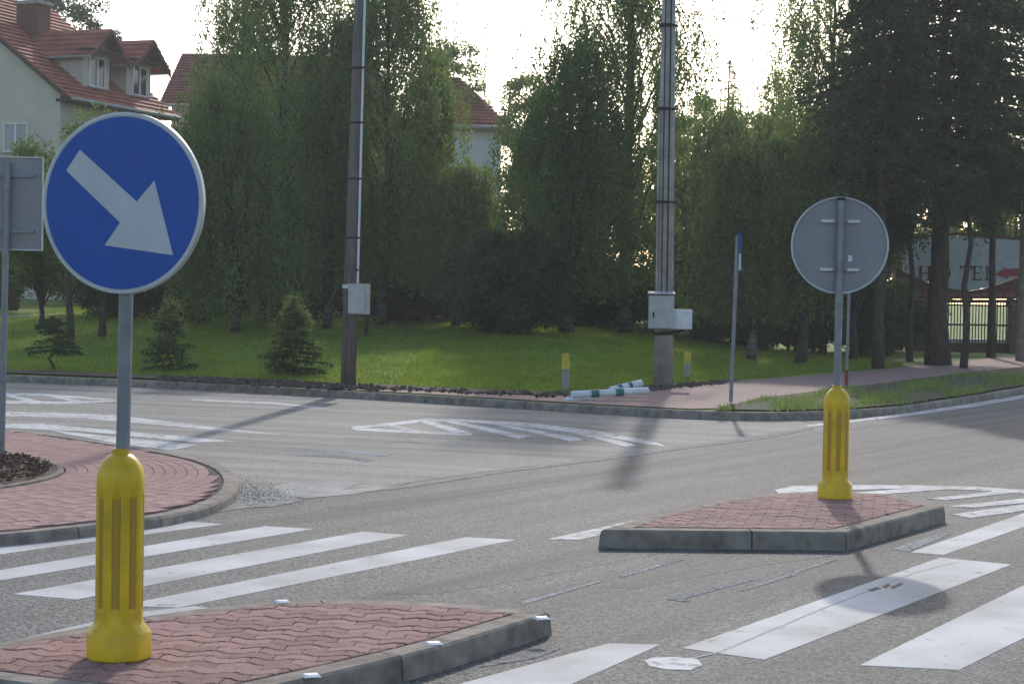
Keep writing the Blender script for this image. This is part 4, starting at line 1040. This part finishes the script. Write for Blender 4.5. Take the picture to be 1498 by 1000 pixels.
# letters: simple serif shapes, cell 0..1 x 0..1
S_ = 0.2; e = 0.10
LET = {
 'H': [[(0.06, 0), (0.36, 0), (0.36, e*.7), (0.28, e*.7), (0.28, .93), (0.36, .93), (0.36, 1), (0.06, 1), (0.06, .93), (0.13, .93), (0.13, e*.7), (0.06, e*.7)], [(0.64, 0), (0.94, 0), (0.94, e*.7), (0.87, e*.7), (0.87, .93), (0.94, .93), (0.94, 1), (0.64, 1), (0.64, .93), (0.72, .93), (0.72, e*.7), (0.64, e*.7)], [(0.28, .46), (0.72, .46), (0.72, .54), (0.28, .54)]],
 'T': [[(0.3, 0), (0.7, 0), (0.7, .07), (0.58, .07), (0.58, .9), (0.42, .9), (0.42, .07), (0.3, .07)], [(0.05, .9), (0.95, .9), (0.95, 1), (0.05, 1)], [(0.05, .74), (0.12, .74), (0.14, .9), (0.05, .9)], [(0.95, .74), (0.95, .9), (0.86, .9), (0.88, .74)]],
 'E': [[(0.1, 0), (0.85, 0), (0.85, .09), (0.37, .09), (0.37, .93), (0.22, .93), (0.22, .09), (0.1, .07)], [(0.1, .93), (0.85, .93), (0.85, 1), (0.1, 1)], [(0.37, .46), (0.68, .46), (0.68, .54), (0.37, .54)], [(0.78, .09), (0.87, .09), (0.87, .25), (0.84, .25)], [(0.85, .93), (0.76, .93), (0.8, .78), (0.85, .78)]],
 'L': [[(0.1, 0), (0.88, 0), (0.88, .09), (0.38, .09), (0.38, .93), (0.48, .93), (0.48, 1), (0.1, 1), (0.1, .93), (0.22, .93), (0.22, .07), (0.1, .07)], [(0.8, .09), (0.9, .09), (0.9, .28), (0.86, .28)]],
}
oo = []
for i in range(24):
    a0_, a1_ = 2*PI*i/24, 2*PI*(i+1)/24
    oo.append([(0.5+0.45*math.cos(a0_), 0.5+0.52*math.sin(a0_)), (0.5+0.45*math.cos(a1_), 0.5+0.52*math.sin(a1_)), (0.5+0.28*math.cos(a1_), 0.5+0.43*math.sin(a1_)), (0.5+0.28*math.cos(a0_), 0.5+0.43*math.sin(a0_))])
LET['O'] = oo
for ch, px, wd in (('H', 1342, 22), ('O', 1368, 24), ('T', 1403, 20), ('E', 1420, 19), ('L', 1439, 18)):
    lb = P(px, 410, GD-0.02); rt = P(px+wd, 389, GD-0.02); b = MB()
    for q in LET[ch]:
        F_ = [(lb.x+(rt.x-lb.x)*u, GD-0.03, lb.z+(rt.z-lb.z)*v) for u, v in q]; n = len(F_); B_ = [(x, y+0.03-0.002, z) for x, y, z in F_]
        b.add(F_+B_, [tuple(range(n)), tuple(range(2*n-1, n-1, -1))]+[((i+1) % n, i, n+i, n+(i+1) % n) for i in range(n)])
    b.build('letter', M_letter, sbd)
plate('arrow', [(1456, 401), (1472, 391), (1472, 394), (1496, 391), (1496, 404), (1474, 404), (1474, 408)], GD-0.03, 0.025, M_signred, sbd)
def pillar(x0, x1, yt, D=GD):
    a = P(x0, yt, D); c = P(x1, 515, D); b = MB(); b.box(((a.x+c.x)/2, D+0.1, (a.z+0.1)/2), (c.x-a.x, 0.5, a.z-0.1)); b.build('brick_pillar', M_brick, root)
    b = MB(); b.box(((a.x+c.x)/2, D+0.1, a.z+0.04), (c.x-a.x+0.12, 0.6, 0.08)); b.build('pillar_cap', M_redtile2, root)
pillar(1328, 1368, 446); pillar(1478, 1486, 446)
b = MB(); 
a = P(1372, 441, GD+0.2); c = P(1478, 503, GD+0.2)
for z in (a.z-0.1, (a.z*0.45+c.z*0.55)): b.box(((a.x+c.x)/2, GD+0.2, z), (c.x-a.x, 0.05, 0.06))
b.build('gate_rail', M_black, root)
nb = 24
for i in range(nb):
    x = a.x+(c.x-a.x)*(i+0.5)/nb; th_ = 0.13 if i in (9, 18) else 0.028
    MB().box((x, GD+0.2, (a.z+c.z)/2), (th_, 0.045, a.z-c.z)).build('gate_bar', M_black, root)
fw = [(1255, 1322, 489, 'white strip low wall left of the brick gate pillar'), (1372, 1478, 499, 'pale low wall under the hotel gate bars')]
for x0, x1, y, lb in fw:
    a = P(x0, y, GD+0.6); c = P(x1, y, GD+0.6); h_ = a.z
    w_ = empty('low_wall', Vector((a.x, GD+0.6, 0.1)), lb, 'wall')
    MB().box(((a.x+c.x)/2, GD+0.75, h_/2-0.02), (c.x-a.x, 0.3, h_-0.04)).build('base', M_brick, w_)
    MB().box(((a.x+c.x)/2, GD+0.70, h_+0.04), (c.x-a.x, 0.45, 0.12)).build('coping', M_frame, w_)

# far bright building wall glimpsed through the trees
for (x0, x1, y0, y1, D_, lb) in ((835, 915, 420, 452, 88, 'pale low building glimpsed through the trees in the middle'),):
    a = P(x0, y0, D_); c = P(x1, y1, D_); r_h = empty('outbuilding', Vector((a.x, D_, 0)), lb, 'building')
    MB().box(((a.x+c.x)/2, D_+2, a.z/2), (c.x-a.x, 4, a.z)).build('wall', M_plasterw, r_h)
    MB().hexa([(a.x-.3, D_-.3, a.z), (c.x+.3, D_-.3, a.z), (c.x+.3, D_+4.3, a.z), (a.x-.3, D_+4.3, a.z)], [(a.x-.1, D_+1.9, a.z+1.2), (c.x+.1, D_+1.9, a.z+1.2), (c.x+.1, D_+2.1, a.z+1.2), (a.x-.1, D_+2.1, a.z+1.2)]).build('roof', M_redtile2, r_h)

# ------------------------------------------------------------ trees
def ztop(px, py, D): return P(px, py, D).z
def place(px, D):
    x = P(px, 430, D).x; return Vector((x, D, gz(x, D)-0.05))
def trunk_obj(root, H, r, m, rng, lean=0.3, limbs=None, forks=0):
    b = MB(); k = 9; wob = [(rng.normal()*0.05, rng.normal()*0.05) for _ in range(k+1)]
    pts_ = [(lean*(i/k)**1.5+wob[i][0]*(i > 0), wob[i][1]*(i > 0), H*i/k) for i in range(k+1)]
    b.tube(pts_, [r*(1.25 if i == 0 else 1)*(1-0.88*i/k) for i in range(k+1)], 9)
    b.build('trunk', m, root, smooth=True, local=True); b = MB()
    for (p0, p1, p2, rr_) in (limbs or []): b.tube([p0, p1, p2], [rr_, rr_*0.6, rr_*0.2], 5, cap=False)
    if limbs: b.build('branches', M_bark, root, smooth=True, local=True)
    return lambda z: (lean*(max(0, z)/H)**1.5, 0.0)

def birch(px, D, pytop, R, label, seed, fol=None, base=1.2, droop=1.6, nbr=42, ns=20, nl=40, name='birch_tree', shape=0.8, leafL=0.085, lean=0.2, white=True, tr=0.12, low=None):
    rng = np.random.default_rng(seed); root = empty(name, place(px, D), label, 'tree')
    H = ztop(px, pytop, D)-root.location.z
    k = nbr; t = np.sort(rng.uniform(0, 1, k))**0.85; az = np.arange(k)*2.399+rng.uniform(-0.5, 0.5, k)
    zt = base+(H-base)*(0.14+0.86*t)
    prof = np.sin(np.pi*np.clip(0.16+0.84*t, 0, 1)**shape)**0.7*R+0.12*R
    rad = prof*rng.uniform(0.55, 1.08, k)
    tips = np.stack([np.cos(az)*rad+lean*(zt/H)**1.5, np.sin(az)*rad, zt], 1)
    limbs = []; roots = []
    for i in range(k):
        z0 = max(base*0.6, zt[i]-rad[i]*1.2-0.4); x0 = lean*(z0/H)**1.5
        p0 = np.array([x0, 0, z0]); p2 = tips[i]; p1 = (p0+p2)/2+np.array([0, 0, 0.25*rad[i]])
        limbs.append((tuple(p0), tuple(p1), tuple(p2), 0.012+0.011*rad[i])); roots.append((p0, p1, p2))
    trunk_obj(root, H*0.97, tr, M_birchbark if white else M_bark, rng, lean, limbs)
    S_ = []; 
    for i in range(k):
        p0, p1, p2 = roots[i]; u = rng.uniform(0.35, 1.0, ns)[:, None]
        q = p0*(1-u)**2+2*p1*u*(1-u)+p2*u*u; q = q+rng.normal(size=(ns, 3))*np.array([0.22, 0.22, 0.16])*(0.75+R*0.32)
        S_.append(q)
    S_ = np.concatenate(S_); m_ = len(S_)
    Ls = droop*rng.uniform(0.25, 1.15, m_)*(0.75+0.5*rng.random(m_))
    out = S_[:, :2]/np.maximum(np.linalg.norm(S_[:, :2], axis=1, keepdims=True), .1)
    nl_ = nl; s = np.linspace(0, 1, nl_)[None, :, None]+rng.uniform(-0.02, 0.02, (m_, nl_, 1))
    drift = np.concatenate([out*0.30, -np.ones((m_, 1))], 1)
    sway = rng.normal(size=(m_, 1, 3))*0.08; sway[:, :, 2] = 0
    C = S_[:, None, :]+np.stack([drift[:, 0:1]*np.sqrt(np.clip(s[..., 0], 0, 1))*0.5*Ls[:, None], drift[:, 1:2]*np.sqrt(np.clip(s[..., 0], 0, 1))*0.5*Ls[:, None], -s[..., 0]*Ls[:, None]], -1)+sway*s
    C = C.reshape(-1, 3)+rng.normal(size=(m_*nl_, 3))*0.055
    zmin = base*0.55 if low is None else low
    C = C[C[:, 2] > zmin+rng.uniform(0, 0.5, len(C))]
    Ax = rng.normal(size=C.shape)*0.42+np.array([0, 0, -1.0])
    leaves('crown', C, Ax, fol or F_birch, root, leafL*1.12, leafL*0.6, rng)
    return root

def leafy(px, D, pytop, R, label, seed, fol=None, base=0.3, ncl=60, nleaf=500, name='tree', leafL=0.09, cat='tree', trunk=True, cl=0.42, shape=1.0, tr=0.12, droopy=0.0):
    rng = np.random.default_rng(seed); root = empty(name, place(px, D), label, cat)
    H = ztop(px, pytop, D)-root.location.z
    u = rng.normal(size=(ncl, 3)); u /= np.linalg.norm(u, axis=1, keepdims=True); rr_ = rng.uniform(0.45, 1.0, (ncl, 1))**0.6
    c = u*rr_; zc = base+(H-base)*(0.5+0.46*c[:, 2]); taper = np.sqrt(np.clip(1-((zc-base)/(H-base)*shape)**2.5*0.5, 0.1, 1))
    cc = np.stack([c[:, 0]*R*taper, c[:, 1]*R*taper, zc], 1)
    limbs = [((0, 0, max(0.15, z*0.35)), (x*0.5, y*0.5, z*0.72), (x, y, z), 0.03) for x, y, z in cc[:: 2]]
    trunk_obj(root, H*0.8, tr, M_bark, rng, 0.05, limbs)
    n = ncl*nleaf; idx = np.repeat(np.arange(ncl), nleaf); rad = cl*R**0.5*rng.uniform(0.6, 1.3, ncl)
    d = rng.normal(size=(n, 3)); d /= np.linalg.norm(d, axis=1, keepdims=True); d *= rng.uniform(0, 1, (n, 1))**0.45
    C = cc[idx]+d*rad[idx][:, None]*np.array([1, 1, 0.75])
    if droopy: C[:, 2] -= rng.exponential(droopy, n)*(np.abs(rng.normal(size=n)))
    C = C[(C[:, 2] > 0.08)]
    Ax = rng.normal(size=C.shape)+np.array([0, 0, -0.3-droopy*2])
    leaves('crown', C, Ax, fol or F_dark, root, leafL, leafL*0.6, rng); return root

def spruce(root_loc, H, R, label, seed, base=0.3, step=0.33, fol=None, name='spruce_tree', card=0.16, dens=34, droop=0.35, tr=0.14, cat='tree', tips=False, nb=(6, 9), power=0.75, cw=0.22):
    rng = np.random.default_rng(seed); root = empty(name, root_loc, label, cat)
    Cs = []; As = []; Ts = []; TA = []; limbs = []
    z = base
    while z < H*0.985:
        f = 1-(z-base)/(H-base); L0 = R*f**power+0.04
        for _ in range(rng.integers(nb[0], nb[1])):
            az = rng.uniform(0, 2*PI); L = L0*rng.uniform(0.65, 1.12); zz = z+rng.uniform(-step*0.4, step*0.4)
            n = max(6, int(L*dens)); s = rng.uniform(0.08, 1, n)**0.8
            up = rng.uniform(-0.05, 0.15)
            cz = zz+up*L*s-droop*L*s*s*0.9+0.25*droop*L*s**4
            lat = rng.normal(size=n)*0.16*L**0.5*(1.15-s)
            dx, dy = math.cos(az), math.sin(az)
            hang = rng.exponential(0.10, n)*min(1, H/5)
            C = np.stack([dx*s*L-dy*lat, dy*s*L+dx*lat, cz-hang], 1)
            A = np.stack([dx*0.7-dy*lat*2+rng.normal(size=n)*.3, dy*0.7+dx*lat*2+rng.normal(size=n)*.3, -0.35+rng.normal(size=n)*.35], 1)
            Cs.append(C); As.append(A)
            zt_ = zz+up*L-droop*L*0.65
            Ts.append([dx*L, dy*L, zt_]); TA.append([dx, dy, 0.2])
            limbs.append(((0, 0, zz), (dx*L*.5, dy*L*.5, zz+up*L*.5-droop*L*.22), (dx*L*.95, dy*L*.95, zt_+0.02), 0.008+0.012*L))
        z += step*(0.55+0.45*f)
    trunk_obj(root, H, tr, M_bark, rng, 0.0, limbs)
    C = np.concatenate(Cs); A = np.concatenate(As)
    leaves('crown', C, A, fol or F_conif, root, card, card*cw, rng)
    if tips:
        T = np.array(Ts); T = np.repeat(T, 22, 0)+rng.normal(size=(len(Ts)*22, 3))*0.05; TA_ = np.repeat(np.array(TA), 22, 0)+rng.normal(size=(len(Ts)*22, 3))*0.4
        leaves('new_shoots', T, TA_, F_shoot, root, card*0.8, card*0.25, rng)
    return root

# front row
leafy(150, 45, 168, 1.75, 'low bushy tree right behind the blue arrow sign', 21, F_birch, base=1.5, ncl=60, nleaf=420, name='maple_tree', tr=0.09, leafL=0.1)
leafy(60, 49, 200, 1.5, 'dense shrub tree below the cream house gable', 22, F_birch2, base=0.8, ncl=50, nleaf=420, name='maple_tree', tr=0.07)
birch(345, 47, 100, 2.3, 'broad weeping tree whose foliage reaches the lawn right of the arrow sign', 23, base=0.7, droop=1.9, nbr=60, ns=20, nl=42, name='weeping_tree', low=0.05, shape=0.9, lean=-0.3)
birch(405, 53, -190, 2.45, 'tall birch left of the dark utility pole', 24, base=2.2, droop=1.8, nbr=56, tr=0.15)
birch(345, 58, -90, 1.6, 'slim birch standing behind the broad weeping tree', 25, base=3, droop=1.6, nbr=34)
birch(478, 50, 0, 1.6, 'birch directly behind the dark utility pole', 26, base=1.0, droop=2.0, nbr=44, low=0.5)
birch(560, 51, -60, 2.0, 'tall birch right of the dark utility pole', 27, base=1.4, droop=1.9, nbr=60, lean=0.1, shape=1.0, low=0.9)
birch(668, 50, 238, 1.1, 'low drooping birch in front of the white house', 28, F_birch2, base=1.0, droop=1.7, nbr=34, low=0.6)
leafy(738, 46, 330, 1.75, 'round near black bush in the middle of the lawn edge', 29, F_dark, base=0.05, ncl=110, nleaf=380, name='yew_bush', cat='bush', leafL=0.08, cl=0.36)
leafy(600, 53, 400, 1.5, 'dark shrub behind the lawn right of the dark pole', 30, F_dark, base=0.05, ncl=50, nleaf=300, name='dark_shrub', cat='bush')
birch(830, 48, 50, 2.05, 'birch with rounded top left of the concrete pole', 31, base=0.9, droop=2.1, nbr=62, low=0.8, tr=0.19, shape=0.75, lean=0.1)
birch(915, 51, -330, 2.2, 'tallest birch rising behind the concrete pole', 32, base=2.2, droop=2.2, nbr=66, tr=0.2, lean=0.0)
birch(1040, 60, 130, 1.8, 'mid sized birch between the concrete pole and the street sign', 33, base=1.5, droop=1.7, nbr=40)
spruce(place(1062, 72), ztop(1062, 78, 72)-place(1062, 72).z, 1.5, 'distant pointed conifer right of the concrete pole', 34, base=3, name='larch_tree', fol=F_far, droop=0.1)
birch(1100, 46, 195, 1.7, 'yellow green drooping tree behind the thin street sign', 35, F_willow, base=1.1, droop=1.8, nbr=48, name='willow_tree', low=0.9, lean=-0.3)
birch(1205, 56, -260, 2.2, 'tall pale birch left of the big spruce', 36, F_birch2, base=3, droop=1.9, nbr=52)
birch(1120, 62, 105, 0.8, 'small thin birch at the sky gap right of the concrete pole', 37, F_birch2, base=3, droop=1.3, nbr=24)
g0 = place(1375, 48); spruce(g0, 12.2, 4.6, 'huge dark spruce with thick trunk at the right', 38, base=4.7, step=0.30, dens=54, droop=0.42, tr=0.30, card=0.2, nb=(8, 11), power=0.5, cw=0.3)
g0 = place(1287, 45); spruce(g0, 11.5, 2.5, 'spruce with bare lower trunk right of the grey sign back', 39, base=4.3, step=0.30, dens=52, droop=0.5, tr=0.14, card=0.18, nb=(7, 10), cw=0.3)
g0 = place(1452, 54); spruce(g0, 13.0, 2.6, 'spruce nearest the right edge by the hotel sign', 40, base=4.6, step=0.32, dens=50, droop=0.5, tr=0.12, card=0.18, nb=(7, 10), cw=0.3)
g0 = place(1412, 46); spruce(g0, 9.5, 1.3, 'slender spruce whose thin trunk crosses the hotel sign', 41, base=4.0, dens=44, droop=0.5, tr=0.09, card=0.17, cw=0.3)
g0 = place(1333, 52); spruce(g0, 10.5, 1.7, 'slender spruce between two thicker trunks by the brick pillar', 42, base=4.4, dens=44, droop=0.5, tr=0.09, card=0.17, cw=0.3)
leafy(1172, 46, 180, 1.6, 'dark leafy tree with leaning trunk left of the grey sign back', 43, F_birch, base=1.6, ncl=70, nleaf=420, name='leafy_tree', tr=0.14, droopy=0.2)
leafy(1250, 50, 215, 1.6, 'dark leafy tree behind the grey sign back', 44, F_dark, base=2.0, ncl=70, nleaf=420, name='leafy_tree', tr=0.12, droopy=0.15)

# second row that closes the gaps
second = [(20, 60, 250, 2.2, 'mid green tree under the house at the far left'), (215, 58, 180, 2.0, 'round tree between the arrow sign and the weeping tree'), (450, 60, 150, 2.2, 'leafy tree in the shade behind the dark pole'),
          (560, 62, 130, 2.1, 'leafy tree behind the two middle birches'), (665, 60, 275, 1.8, 'low leafy tree under the white house wall'), (780, 62, 190, 1.8, 'leafy tree just right of the white house'),
          (880, 60, 170, 2.0, 'leafy tree behind the tallest birch'), (985, 58, 165, 1.9, 'leafy tree close to the concrete pole on its right'), (1075, 57, 240, 1.9, 'leafy tree in deep shade behind the thin street sign'),
          (1170, 60, 120, 2.0, 'leafy tree behind the pale birch'), (1260, 59, 90, 2.2, 'leafy tree behind the spruces on their left'), (1480, 66, 190, 2.0, 'leafy tree behind the hotel sign')]
for i, (px, D, pt, R, lb) in enumerate(second):
    leafy(px, D, pt, R, lb, 60+i, F_birch if i % 2 else F_dark, base=1.0 if px < 1250 else 3.2, ncl=75, nleaf=250, name='leafy_tree', tr=0.13, droopy=0.15, leafL=0.11)
shr = [(-20, 62, 395, 'dark shrub at the left frame edge'), (175, 54, 395, 'dark shrub below the arrow sign plate'), (265, 52, 372, 'dark shrub left of the weeping tree foot'), (420, 52, 385, 'dark shrub behind the brightest young spruce'), (505, 58, 400, 'dark shrub behind the foot of the dark pole'),
       (672, 56, 385, 'dark shrub left of the round black bush'), (838, 55, 372, 'dark shrub right of the round black bush'), (915, 54, 385, 'dark shrub left behind the grey cabinets'), (985, 53, 360, 'dark shrub right behind the grey cabinets'), (1050, 52, 370, 'dark shrub left of the thin street sign'), (1120, 53, 375, 'dark shrub right of the thin street sign'), (1190, 54, 370, 'dark shrub left of the far bollard sign pole'), (1262, 56, 400, 'dark shrub right of the far bollard sign pole')]
for i, (px, D, pt, lb) in enumerate(shr):
    leafy(px, D, pt, 1.25, lb, 90+i, F_dark, base=0.05, ncl=46, nleaf=300, name='dark_shrub', cat='bush', leafL=0.1, cl=0.4, tr=0.05)
# background trees
leafy(80, 96, -45, 4.2, 'tall leafy tree behind the chimney of the cream house', 120, F_far, base=8, ncl=70, nleaf=300, name='leafy_tree', leafL=0.16, cl=0.4)
g0 = place(705, 92); spruce(g0, ztop(705, 28, 92)-g0.z, 1.5, 'thin distant spire of a conifer above the white house', 121, base=6, step=0.5, dens=14, droop=0.1, fol=F_far, tr=0.1, nb=(4, 6), name='larch_tree')
leafy(655, 84, 45, 1.9, 'distant leafy tree above the white house roof', 122, F_birch, base=7, ncl=36, nleaf=220, name='leafy_tree', leafL=0.13)
leafy(1500, 92, 78, 2.4, 'bright distant tree at the right edge under the spruce bough', 123, F_far, base=5, ncl=50, nleaf=300, name='leafy_tree', leafL=0.14)
leafy(770, 80, 80, 1.3, 'distant leafy tree right of the white house roof', 124, F_birch2, base=5, ncl=36, nleaf=240, name='leafy_tree', leafL=0.13)

leafy(1345, 76, 330, 2.4, 'leafy tree far behind the hotel sign on its left', 125, F_birch, base=1.2, ncl=60, nleaf=260, name='leafy_tree', leafL=0.13)
leafy(1415, 84, 300, 2.6, 'leafy tree far behind the middle of the hotel sign', 126, F_birch, base=3.2, ncl=60, nleaf=260, name='leafy_tree', leafL=0.14)
leafy(1265, 78, 300, 2.6, 'leafy tree far behind the spruce trunks left of the hotel gate', 127, F_dark, base=0.4, ncl=60, nleaf=260, name='leafy_tree', leafL=0.13)
leafy(700, 66, 330, 2.2, 'leafy tree far behind the round black bush', 128, F_dark, base=0.3, ncl=55, nleaf=260, name='leafy_tree', leafL=0.13)
leafy(130, 68, 330, 2.6, 'dark leafy tree far behind the arrow sign pole', 129, F_dark, base=0.3, ncl=55, nleaf=260, name='leafy_tree', leafL=0.13)
birch(612, 53, 60, 0.75, 'narrow birch hiding the left end of the white house roof', 140, base=2.0, droop=1.8, nbr=34)
leafy(1088, 66, 135, 2.0, 'leafy tree filling the gap above the thin street sign', 141, F_birch, base=1.2, ncl=60, nleaf=260, name='leafy_tree', leafL=0.12)
leafy(1015, 65, 120, 1.8, 'leafy tree closing the gap just right of the concrete pole top cabinets', 142, F_birch, base=1.0, ncl=60, nleaf=260, name='leafy_tree', leafL=0.12)
leafy(782, 63, 105, 1.0, 'slim leafy tree just right of the white house corner', 143, F_birch2, base=2.0, ncl=40, nleaf=240, name='leafy_tree', leafL=0.11)
for i, (px, lb) in enumerate([(880, 'low dark shrub filling under the tallest birch'), (1085, 'low dark shrub between the thin street sign and the far bollard'), (1155, 'low dark shrub under the leaning leafy tree'), (1225, 'low dark shrub behind the grey sign pole'), (1300, 'low dark shrub among the spruce trunks'), (765, 'low dark shrub behind the round black bush'), (330, 'low dark shrub hidden under the weeping tree'), (590, 'low dark shrub under the tall birch right of the dark pole')]):
    leafy(px, 59, 408 if px > 1270 else 385, 1.6, lb, 150+i, F_dark, base=0.05, ncl=50, nleaf=260, name='dark_shrub', cat='bush', leafL=0.11, cl=0.42, tr=0.05)
# young spruces and a sapling near the kerb
def young(px, py, pyt, R, label, seed, tips=True, base=0.12, dens=70, power=0.8, fol=None):
    g0 = ground_at(px, py); H = P(px, pyt, g0.y).z-g0.z
    return spruce(g0, H, R, label, seed, base=base, step=0.13, dens=dens, droop=0.12, tr=0.03, card=0.085, name='young_spruce', cat='young tree', tips=tips, nb=(6, 9), power=power, cw=0.3, fol=fol)
young(430, 551, 437, 0.72, 'young spruce with bright new tips nearest the dark pole', 130, dens=130, fol=F_conif)
young(247, 542, 440, 0.60, 'darker young spruce just right of the arrow sign pole', 131, dens=120, fol=F_conif)
y3 = young(80, 542, 462, 0.55, 'small flat topped young spruce at the left', 132, tips=False, base=0.38, power=0.45, dens=120)
g0 = ground_at(104, 500); tag(MB().tube([g0, g0+Vector((-0.05, 0, 0.9)), g0+Vector((-0.12, 0, 2.2))], [0.10, 0.08, 0.06], 8).build('tree_stump', M_bark), 'bare dark trunk on the lawn behind the small flat topped spruce', 'trunk')

# ------------------------------------------------------------ air
hz = MB(); hz.box((10, 55, 10.8), (200, 180, 24.6)); 
hm = bpy.data.materials.new('haze_air'); hm.use_nodes = True; hn = hm.node_tree.nodes; hn.remove(hn['Principled BSDF'])
pv = hn.new('ShaderNodeVolumePrincipled'); pv.inputs['Color'].default_value = (0.96, 0.98, 0.97, 1); pv.inputs['Density'].default_value = 0.0008; pv.inputs['Anisotropy'].default_value = 0.25
hm.node_tree.links.new(pv.outputs[0], hn['Material Output'].inputs['Volume'])
tag(hz.build('haze', hm), 'thin pale summer haze between the road and the trees', kind='stuff')
